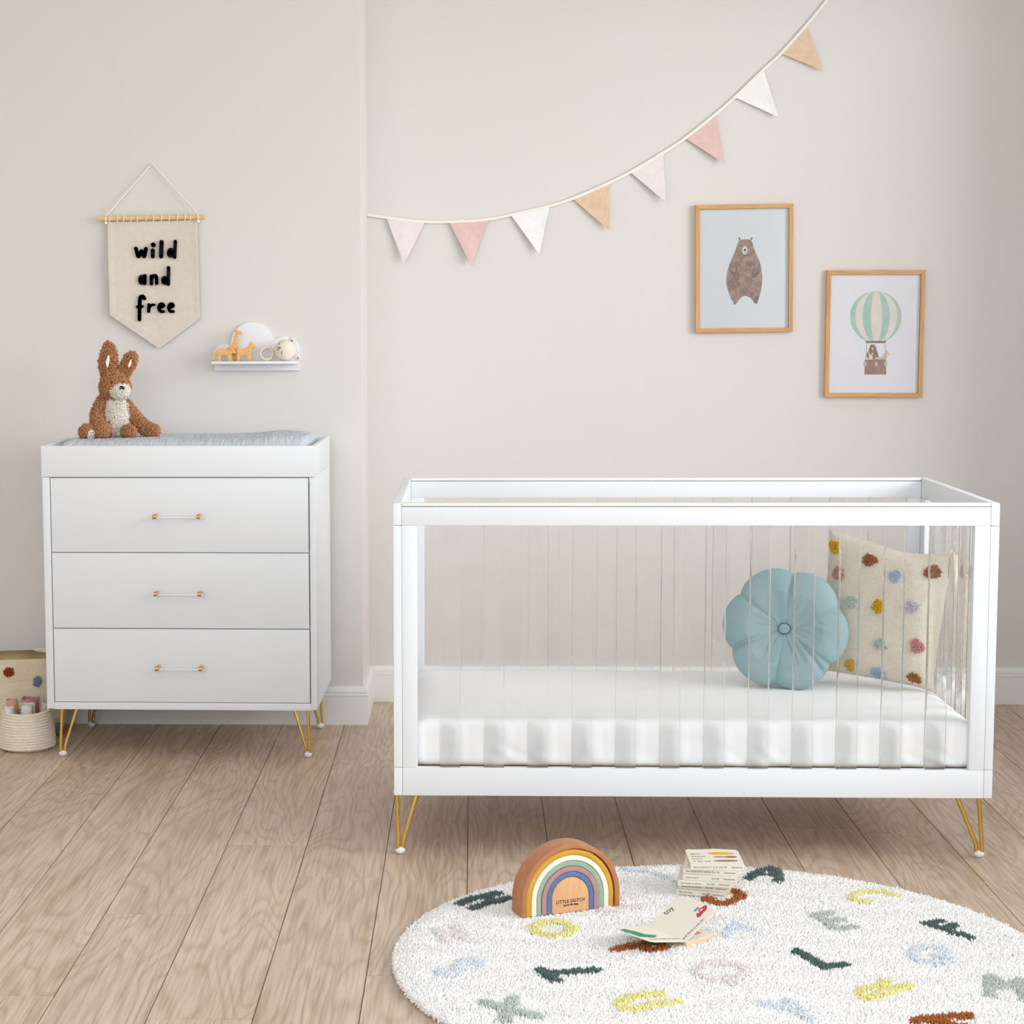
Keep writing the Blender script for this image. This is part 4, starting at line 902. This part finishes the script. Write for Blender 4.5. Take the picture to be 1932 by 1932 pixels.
def books():
    w, d, t = .1195, .128, .0124
    fr = Fr((0, 0, 0), (1, 0, 0), (0, 1, 0), (0, 0, 1)); fs = Fr((0, 0, 0), (1, 0, 0), (0, 0, 1), (0, -1, 0))
    for i, (ti, u, v, yaw) in enumerate(SPINES):
        z = ZR+i*(t+.0003); p = on_z(u, v, z); ww = w*(.92 if i < 2 else 1)
        if i < 2: ww = .112
        Bk = thing('board_book', 'cream ' + LBL[i], 'book', p, math.radians(yaw), 'small board books in the stack on the rug')
        out = wavy(ww, d)
        bm = B(); prism(bm, [(x, y) for x, y in out], fr, t-.0015, t, .0003); cv = obj('front_cover', bm, PAPER, Bk)
        bm = B(); prism(bm, [(x, y) for x, y in out], fr, 0, .0015, .0003); obj('back_cover', bm, PAPER, Bk)
        bm = B(); prism(bm, [(.001+x*(ww-.002)/ww, .0008+y*.993) for x, y in out], fr, .0015, t-.0015); obj('pages', bm, PAGEEDGE, Bk)
        bm = B(); box(bm, 0, ww, -.0006, .0009, 0, t, .0003); sp = obj('spine', bm, PAPER, Bk)
        zt = t*.36
        for s, x, al in ((ti, .006, 'LEFT'), ('Eric Hill', ww*.60, 'CENTER'), ('Heinemann', ww-.005, 'RIGHT')):
            obj('lettering', text_mesh(s, .0056, fs, x, zt, .0008, al, .95), INK, sp)
        if i == 5:
            for k, s in enumerate(('Spot', 'counts', 'from', '1 to 10')):
                obj('lettering', text_mesh(s, .0125 if k < 3 else .014, fr, .008, .080-.020*k, t+.0004, 'LEFT', .95), INKG, cv)
            bm = B()
            for cx, cy, rx, ry in ((.083, .030, .027, .0065), (.096, .062, .015, .0075), (.070, .062, .012, .004)): prism(bm, [(x+.002*math.sin(y*400), y) for x, y in ell(cx, cy, rx, ry, 20)], fr, t, t+.0004)
            obj('cover_picture', bm, flat('brown_cover_print', 'A0765A', '8C6248'), cv)
            bm = B(); prism(bm, ell(.078, .090, .030, .012, 20), fr, t, t+.0003); obj('cover_picture', bm, flat('yellow_cover_print', 'E8B73C', 'DDA82C'), cv)
        if i == 1:
            bm = B(); prism(bm, ell(ww-.012, .050, .008, .014, 16), fr, t, t+.0003); obj('cover_picture', bm, flat('red_print', 'CF6A55'), cv)
            bm = B(); prism(bm, ell(ww-.020, .098, .012, .010, 16), fr, t, t+.0003); obj('cover_picture', bm, flat('orange_print', 'DDA040'), cv)
books()
def open_book():
    # hinge from A (far end) to Bp (near end); one leaf stands up, one lies to the left, the rest of the block lies to the right
    A = on_z(1224, 1748, ZR+.0145); Bp = on_z(1294.5, 1776, ZR+.0105); h = (Bp-A); Lh = h.length; h.normalize(); n = Vector((-h.y, h.x, 0)).normalized()
    G = thing('open_book', 'open board book on the rug before the book stack, one page standing up', 'book', (A+Bp)/2)
    loc = keep(G)
    z = Vector((0, 0, 1))
    def leaf(name, deg, side, W, th=.0016, lab=None):
        dirn = (n*side*math.cos(math.radians(deg)) + z*math.sin(math.radians(deg))).normalized(); fr = Fr(A, h, dirn)
        if fr.n.z < 0: fr.n = -fr.n
        out = [(0, 0), (Lh, 0), (Lh*1.01, W*.84), (Lh*.96, W*.95), (Lh*.84, W*.965), (Lh*.70, W*.99), (Lh*.5, W*1.02), (Lh*.35, W*.985), (Lh*.2, W*.95), (Lh*.05, W*.96), (-.004, W*.9)]
        bm = B(); prism(bm, out, fr, -th, 0, .0003); o = loc(obj(name, bm, PAPER, G)); 
        if lab: o['label'] = lab
        return fr, o
    fm, om = leaf('page', 29, 1, .106, lab='raised page reading toy and finds a toy car')
    fl, ol = leaf('page', 11, -1, .108, lab='left page with a green picture')
    # right-hand block of remaining leaves
    fb = Fr(Vector((A.x, A.y, ZR)), h, n, (0, 0, 1)); bm = B()
    out = [(Lh*.02, .004), (Lh*.98, .002), (Lh*.99, .075), (Lh*.93, .085), (Lh*.7, .092), (Lh*.5, .096), (Lh*.3, .09), (0, .086)]
    prism(bm, out, fb, .0, .0098, .0004); bl = loc(obj('pages', bm, PAGEEDGE, G)); bm = B(); prism(bm, out, fb, .0098, .0112, .0003); tp = loc(obj('page', bm, PAPER, G))
    bm = B(); prism(bm, [(Lh*.60, .050), (Lh*.66, .052), (Lh*.66, .064), (Lh*.72, .064), (Lh*.72, .052), (Lh*.78, .052), (Lh*.78, .070), (Lh*.60, .070)], fb, .0112, .0114)
    loc(obj('printed_picture', bm, flat('rose_print', 'D88A8A'), tp))
    K = lambda x, y: (1150+x*.119, 1660+y*.119)
    def on(fr, pts): return [fr.hit(*K(x, y)) for x, y in pts]
    # writing runs along the standing page away from the hinge
    def line(s, fr, a, b, par, size, m=INK):
        p, q = Vector(fr.hit(*K(*a))), Vector(fr.hit(*K(*b))); ax = (fr.a*(q.x-p.x)+fr.b*(q.y-p.y)); L_ = ax.length; ax.normalize(); by = fr.n.cross(ax).normalized()
        f2 = Fr(fr.at(p.x, p.y), ax, by, fr.n); me = text_mesh(s, size, f2, 0, 0, .0003); xs = [(v.co-f2.o).dot(ax) for v in me.vertices]; k = L_/max(xs)
        for v in me.vertices: dd = v.co-f2.o; v.co = f2.o + ax*dd.dot(ax)*k + by*dd.dot(by) + fr.n*dd.dot(fr.n)
        loc(obj('lettering', me, m, par))
    line('toy', fm, (905, 560), (1040, 455), om, .0215); line('and finds a toy car.', fm, (1185, 940), (1530, 610), om, .0088)
    RED, WHT, TEA = flat('red_car_print', 'C2474A'), flat('white_print', 'F3EEE4'), flat('teal_print', '5E93A6')
    bm = B(); prism(bm, sm2(on(fm, [(1390, 560), (1400, 530), (1430, 470), (1480, 430), (1540, 398), (1562, 420), (1555, 470), (1500, 520), (1450, 580), (1410, 588)])), fm, 0, .0003); cr = loc(obj('printed_picture', bm, RED, om)); cr['label'] = 'red toy car picture'
    bm = B(); prism(bm, on(fm, [(1410, 520), (1425, 490), (1440, 500), (1425, 530)]), fm, .0003, .0005); prism(bm, on(fm, [(1455, 480), (1480, 450), (1495, 465), (1465, 495)]), fm, .0003, .0005); loc(obj('printed_picture', bm, WHT, om))
    bm = B(); 
    for c in ((1375, 480), (1412, 448)):
        q = fm.hit(*K(*c)); prism(bm, ell(q[0], q[1], .0042, .003, 14, .6), fm, 0, .0003)
    loc(obj('printed_picture', bm, TEA, om))
    bm = B(); prism(bm, on(fl, [(160, 800), (240, 780), (430, 825), (560, 865), (740, 880), (745, 900), (700, 918), (480, 905), (330, 850)]), fl, 0, .0003); loc(obj('printed_picture', bm, flat('green_print', '47946B', '3F8A62'), ol))['label'] = 'green band picture'
    bm = B(); x = 640
    while x < 1110:                                       # a line of small print, too small to read
        wd = random.choice((10, 14, 20)); prism(bm, on(fl, [(x, 947-(x-640)*.02), (x+wd, 947-(x-640)*.02), (x+wd, 938-(x-640)*.02), (x, 938-(x-640)*.02)]), fl, 0, .0003); x += wd+8
    loc(obj('lettering', bm, INKG, ol))
def sm2(p): return [(v.x, v.y) for v in smooth_line([Vector((x, y, 0)) for x, y in p], 4, True)]
open_book()

# ================================================================== PLUSH RABBIT
def rabbit():
    base = on_z(221, 822.5, .9525); K = .0001748
    G = thing('plush_rabbit', 'brown plush rabbit with a white belly and muzzle sitting on the changing mat', 'soft toy', base, math.radians(4))
    def X(cx, cy, y=0): return Vector(((cx-740)*K, y, (1757-cy)*K))
    bm = B(); S_ = lambda cx, cy, y, r: sphere(bm, X(cx, cy, y), r, 20)
    def limb(pts, rs):
        P = smooth_line([X(*p) for p in pts], 6); m = (len(P)-1)/(len(rs)-1)
        tube(bm, P, [rs[min(int(i/m), len(rs)-2)]*(1-(i/m-min(int(i/m), len(rs)-2)))+rs[min(int(i/m), len(rs)-2)+1]*(i/m-min(int(i/m), len(rs)-2)) for i in range(len(P))], 14)
        sphere(bm, P[0], rs[0], 12); sphere(bm, P[-1], rs[-1], 12)
    S_(750, 1440, .004, (.0375, .036, .054)); S_(735, 1230, .004, (.031, .029, .036)); S_(735, 1560, .006, (.042, .038, .034))
    S_(720, 900, -.002, (.0445, .042, .036)); S_(700, 800, .004, (.036, .036, .034)); S_(800, 960, -.018, (.031, .03, .024)); S_(600, 930, .004, (.023, .03, .030))
    limb([(500, 1150, .006), (440, 1280, .002), (410, 1400, -.006), (430, 1540, -.030), (510, 1640, -.052)], [.016, .0175, .018, .018, .022])       # arm on the left
    limb([(860, 1180, .008), (960, 1320, .006), (1120, 1510, 0), (1240, 1620, -.006)], [.015, .0165, .0175, .018]); limb([(1240, 1630, -.006), (1390, 1668, -.016)], [.0175, .0165])
    limb([(620, 1660, -.01), (400, 1660, -.045), (235, 1655, -.060)], [.02, .017, .018]); limb([(850, 1660, -.01), (1000, 1672, -.052)], [.022, .016])
    # ears: long flattened leaves
    def ear(pts, ws, M_y=.009):
        P = smooth_line([X(*p) for p in pts], 5)
        for i, p in enumerate(P):
            t = i/(len(P)-1)*(len(ws)-1); k = min(int(t), len(ws)-2); w = ws[k]*(1-t+k)+ws[k+1]*(t-k); sphere(bm, p, (w, M_y, max(w*.7, .009)), 12)
    ear([(600, 700, .006), (590, 560, .006), (608, 420, .004), (625, 260, .004), (612, 170, .006)], [.018, .0245, .0275, .021, .0085])
    ear([(860, 680, .006), (920, 560, .006), (985, 440, .004), (1015, 350, .006)], [.019, .0215, .0205, .0145])
    me = remesh(bm, .0028, 5); FUR = mat('brown_plush', 'CC9A74', .95, spec=.1, noise=(160, 'A8734C', U1)); WF = mat('white_plush', 'F4EFE6', .95, spec=.1, noise=(120, 'EDE6DA', U1))
    V = np.array([v.co for v in me.vertices])
    # patches of white fur cut from the same body surface
    def zone(P, N):
        bx, bz = (P[:, 0]-X(752, 1430).x)/.0405, (P[:, 2]-X(752, 1430).z)/.062
        belly = (bx**2+np.abs(bz)**2.3 < 1) & (N[:, 1] < -.05) & (P[:, 1] < .002) & (P[:, 1] > -.040) & (P[:, 2] < X(0, 1085).z) & ((P[:, 0] > X(545+0, 0).x+.0))
        belly &= ~((P[:, 0] < X(650, 0).x) & (P[:, 2] < X(0, 1500).z)) & ~(((P[:, 0] > X(905, 0).x) & (P[:, 2] < X(0, 1620).z)))
        mz = (((P[:, 0]-X(828, 970).x)/.0285)**2+((P[:, 2]-X(828, 965).z)/.0222)**2 < 1) & (P[:, 1] < -.012)
        sole = (((P[:, 0]-X(330, 0).x)/.010)**2+((P[:, 2]-X(0, 1700).z)/.013)**2 < 1) & (N[:, 1] < .1)
        return np.where(belly, 1, np.where(mz, 2, np.where(sole, 3, 0)))
    P, N = sample_mesh(me, 210000); Z = zone(P, N)
    body = Z == 0
    curl = np.stack([np.sin(P[:, 2]*700), np.sin(P[:, 0]*800), np.cos(P[:, 0]*650+P[:, 2]*500)], 1)*.6
    Vt, tt, qt = tufts(P[body]-N[body]*.001, (N+curl)[body], .0095, .0030, 1.0)
    Vt[:, 2] = np.maximum(Vt[:, 2], -.003)
    mb = merge_np(me, Vt, tt, qt, 'body'); o = obj('body', mb, FUR, G); 
    for k, nm in ((1, 'belly'), (2, 'muzzle'), (3, 'foot_pad')):
        s = Z == k
        if s.sum() < 5: continue
        Vt, tt, qt = tufts(P[s], (N+curl*.7)[s], .0078, .0019, .5); P2, N2 = P[s][::2], N[s][::2]
        V2, t2, q2 = tufts(P2, N2, .0070, .0026, .7); k_ = len(Vt)
        obj(nm, np_mesh(nm, np.concatenate([Vt, V2]), np.concatenate([tt, t2+k_]), np.concatenate([qt, q2+k_])), WF, o)['label'] = 'white plush ' + nm.replace('_', ' ')
    SAT = mat('cream_lining', 'F2EBDD', .6, bump=(60, .3, .001, U1))
    for pts, w in (([(590, 545), (572, 470), (590, 410), (615, 350), (638, 350), (640, 420), (625, 500), (605, 560)], 0), ([(968, 555), (960, 520), (985, 460), (1005, 420), (1020, 430), (1018, 490), (995, 540)], 0)):
        fr = Fr((0, -.0135, 0), (1, 0, 0), (0, 0, 1), (0, -1, 0)); q = [(X(a, b).x, X(a, b).z) for a, b in pts]; bm = B(); prism(bm, sm(q), fr, -.004, .0035, .001)
        e = obj('inner_ear', bm, SAT, o, smooth=True, angle=60); e['label'] = 'cream satin inner ear'
    dark = mat('black_plastic', '0E0C0B', .3)
    bm = B(); sphere(bm, X(866, 905, -.0455), (.0088, .005, .0062), 16, Matrix.Rotation(.35, 4, 'Y')); obj('nose', bm, mat('black_felt', '0C0A0A', .9), o, smooth=True)
    bm = B(); sphere(bm, X(695, 812, -.0455), (.0034, .0034, .0038), 12); sphere(bm, X(905, 800, -.0415), (.002, .0025, .003), 12); obj('eyes', bm, dark, o, smooth=True)
rabbit()

# ================================================================== BASKETS
def big_basket():
    c = Vector((-1.478, -.537, 0)); rx, ry, H = .196, .122, .255
    def warp(p, a, z):
        k = z/H; dip = (.007*math.cos(a)-.003)*k**3
        p.z += dip + .004*math.sin(3*a)*k; return p + Vector((math.cos(a)*.006*fnoise(math.cos(a)*2, z*9), math.sin(a)*.005*fnoise(math.sin(a)*2, z*9), 0))
    bm = B(); prof = [(.0001, .002), (.75, .002), (.86, .008), (.93, .03), (.965, .07), (.98, .14), (.99, .2), (1.0, .245), (1.0, .253), (.985, .2535), (.978, .25)]
    lathe(bm, [(r, z) for r, z in prof], 90, c, rx, ry, warp); o = obj('storage_basket', bm, BASKET, smooth=True, angle=60)
    me = o.data
    for v in me.vertices: v.co -= c
    o.location = c; tag(o, 'large soft knitted basket with tufted pompom dots behind the small rope basket', 'basket')
    bm = B(); lathe(bm, [(.977, .25), (.97, .2), (.955, .12), (.93, .04), (.8, .012), (.0001, .010)], 90, c, rx, ry, warp)
    lin_ = obj('lining', bm, JUTE, o, smooth=True); lin_['label'] = 'woven jute inside'
    for v in lin_.data.vertices: v.co -= c
    for u, v, k, w, h in ((17, 1268, 'brown', 11, 10), (70.5, 1285, 'blue', 7.5, 11), (110, 1374, 'blue', 6, 11)):
        d = ray(u, v); best = None
        for t in np.linspace(5, 7, 4000):
            p = CAM+d*t; kk = .975 if p.z > .08 else .95; f_ = ((p.x-c.x)/(rx*kk))**2+((p.y-c.y)/(ry*kk))**2
            if f_ < 1: best = p; break
        if best is None: best = Vector((c.x+rx*.94, c.y-.03, .07))
        nn = Vector(((best.x-c.x)/rx**2, (best.y-c.y)/ry**2, 0)).normalized(); tx = Vector((-nn.y, nn.x, 0)); s = 6.0/FPX; pts = []
        for _ in range(320):
            r = math.sqrt(rng.random()); a = rng.random()*2*PI; pts.append(best-c + tx*r*math.cos(a)*w*s/max(.35, abs(tx.x)) + Vector((0, 0, 1))*r*math.sin(a)*h*s + nn*(.004-.006*r*r))
        Vt, tt, qt = tufts(np.array(pts), np.tile(np.array(nn), (len(pts), 1)), .006, .0026, .45)
        obj('pompom_dot', np_mesh('pompom_dot', Vt, tt, qt), {'brown': flat('rust_yarn', 'A14A1F', '8C3D17', s=150), 'blue': flat('slate_yarn', '8C99AA', '7C8A9C', s=150)}[k] if True else None, o)['label'] = ('rust' if k == 'brown' else 'slate blue') + ' tufted pompom dot'
big_basket()
SB = Vector((-1.366, -.757, 0))
def small_basket():
    n = 13; H = .121; rb, rt = .0815, .0690; bm = B()
    path = []
    for i in range(n*48+1):
        a = 2*PI*i/48; k = i/(n*48); bulge = .004*math.sin(k*PI)
        r = rb+(rt-rb)*k+bulge-(.004 if k < .04 else 0); path.append(Vector((math.cos(a)*r, math.sin(a)*r, .0048+(H-.0096)*k + .002*math.sin(a*2+1)*k)))
    tube(bm, path, .0054, 8)
    for rr_ in [i*.0096+.004 for i in range(8)]:
        tube(bm, [Vector((math.cos(a)*rr_, math.sin(a)*rr_, .0052)) for a in [2*PI*j/40 for j in range(40)]], .0049, 6, closed=True)
    o = obj('rope_basket', bm, ROPE, smooth=True); o.location = SB
    tag(o, 'small round coiled rope basket on the floor to the left of the dresser', 'basket')
small_basket()
PRT = weave('printed_muslin', 'EEEAEA', 'E2DDDD', 120, strength=.2)
_nt = PRT.node_tree; _v = _nt.nodes.new('ShaderNodeTexVoronoi'); _v.inputs['Scale'].default_value = 95; _tc = _nt.nodes.new('ShaderNodeTexCoord'); _nt.links.new(_tc.outputs['Object'], _v.inputs['Vector'])
_r = _nt.nodes.new('ShaderNodeValToRGB'); _r.color_ramp.elements[0].color = lin('5B5466'); _r.color_ramp.elements[0].position = .18; _r.color_ramp.elements[1].color = lin('EFEBEA'); _r.color_ramp.elements[1].position = .30
_nt.links.new(_v.outputs['Distance'], _r.inputs['Fac']); _nt.links.new(_r.outputs['Color'], _nt.nodes['Principled BSDF'].inputs['Base Color'])
def roll(label, px, z0, R_, L_, turns, m, tilt=(0, 0), sx=1, th=.0016, gap=.0012, col2=None, Y=None, loose=0, a0=0):
    c = on_y(px[0], px[1], Y); bm = B(); n = int(turns*26); V = []; rows = []
    for s in (1, 0):
        row = []
        for k in (0, 1):
            pts = []
            for i in range(n+1):
                a = a0+2*PI*i/26; r = R_-(R_-.004)*(i/n)**(1 if not loose else .8) - (th if s == 0 else 0); r *= 1+.03*math.sin(a*2.3+k)
                pts.append(bm.verts.new((math.cos(a)*r*sx, math.sin(a)*r, k*L_ + (.002*math.sin(a*3)+.003*(1-i/n)*0 if k else 0))))
            row.append(pts)
        rows.append(row)
    for i in range(n):
        (a, b), (c_, d) = (rows[0][0], rows[0][1]), (rows[1][0], rows[1][1])
        bm.faces.new((a[i], a[i+1], b[i+1], b[i])); bm.faces.new((c_[i], d[i], d[i+1], c_[i+1])); bm.faces.new((b[i], b[i+1], d[i+1], d[i])); bm.faces.new((a[i], c_[i], c_[i+1], a[i+1]))
    for i in (0, n):
        bm.faces.new((rows[0][0][i], rows[0][1][i], rows[1][1][i], rows[1][0][i]))
    o = obj('muslin_roll', bm, m, smooth=True, angle=50); o.location = (c.x, c.y, z0); o.rotation_euler = (tilt[0], tilt[1], 0)
    return tag(o, label, 'cloth', 'rolled cloths standing in the small rope basket')
PNKM, PEACH, WHTM = [mat(n, a, .95, spec=.1, noise=(40, b, U1), bump=(90, .5, .002, U1)) for n, a, b in (('rose_muslin', 'C6938B', 'BB877F'), ('peach_muslin', 'DBB59C', 'CFA88E'), ('white_muslin', 'EFEBE8', 'E6E1DE'))]
def zt(u, v, Y): return on_y(u, v, Y).z-.030
roll('small rolled cloth with a dark speckled print, leftmost in the rope basket', (21, 1352), .030, .0150, zt(21, 1333, -.79), 5, PRT, (.20, -.03), Y=-.778)
roll('wider rolled white cloth with a speckled print in the front of the rope basket', (52, 1352), .030, .0220, zt(52, 1327, -.78), 4, WHTM, (.16, .03), Y=-.772, loose=1)
roll('rolled rose pink cloth with an open loop behind the white roll in the basket', (55, 1340), .030, .0330, zt(55, 1317, -.74), 2.1, PNKM, (.05, .05), 1.05, Y=-.738, th=.003, loose=1, a0=.8)
roll('rolled peach cloth at the back left of the rope basket', (26, 1340), .030, .0200, zt(26, 1322, -.74), 3, PEACH, (-.03, -.04), 1, Y=-.722, th=.002, a0=2)
roll('plain white rolled cloth at the right rim of the rope basket', (71, 1343), .036, .0100, zt(80, 1330, -.74)-.006, 3, WHTM, (-.05, .22), 1, Y=-.715, th=.002)

# ================================================================== LIGHT
def area(name, loc, size, sy, energy, color, rot):
    l = bpy.data.lights.new(name, 'AREA'); l.shape = 'RECTANGLE'; l.size = size; l.size_y = sy; l.energy = energy; l.color = color
    o = bpy.data.objects.new(name, l); COL.objects.link(o); o.location = loc; o.rotation_euler = rot; return o
# daylight through the window in the right-hand wall
_l = area('window_daylight', (XR+3.4, -3.7, 2.3), 4.4, 3.4, 315, (1.0, .995, .99), (0, 0, 0))
_l.rotation_euler = (Vector((-.2, -1.4, .9))-_l.location).to_track_quat('-Z', 'Y').to_euler()
w = bpy.data.worlds.new('sky'); sc.world = w; w.use_nodes = True
w.node_tree.nodes['Background'].inputs['Color'].default_value = (.90, .95, 1.0, 1); w.node_tree.nodes['Background'].inputs['Strength'].default_value = 1.12
# large fill light added behind the camera to brighten the dresser front
area('front_fill', (-.9, -8.4, 2.5), 4.6, 2.0, 100, (.965, .985, 1), (math.radians(80), 0, 0))
sc.view_settings.view_transform = 'Standard'; sc.view_settings.look = 'None'; sc.view_settings.gamma = 1; sc.view_settings.exposure = 0
sc.view_settings.use_curve_mapping = False
cy_ = sc.cycles; cy_.max_bounces = 14; cy_.diffuse_bounces = 5; cy_.glossy_bounces = 5; cy_.transmission_bounces = 14; cy_.transparent_max_bounces = 16
cy_.use_denoising = True; cy_.caustics_refractive = True; cy_.caustics_reflective = False; cy_.sample_clamp_indirect = 20
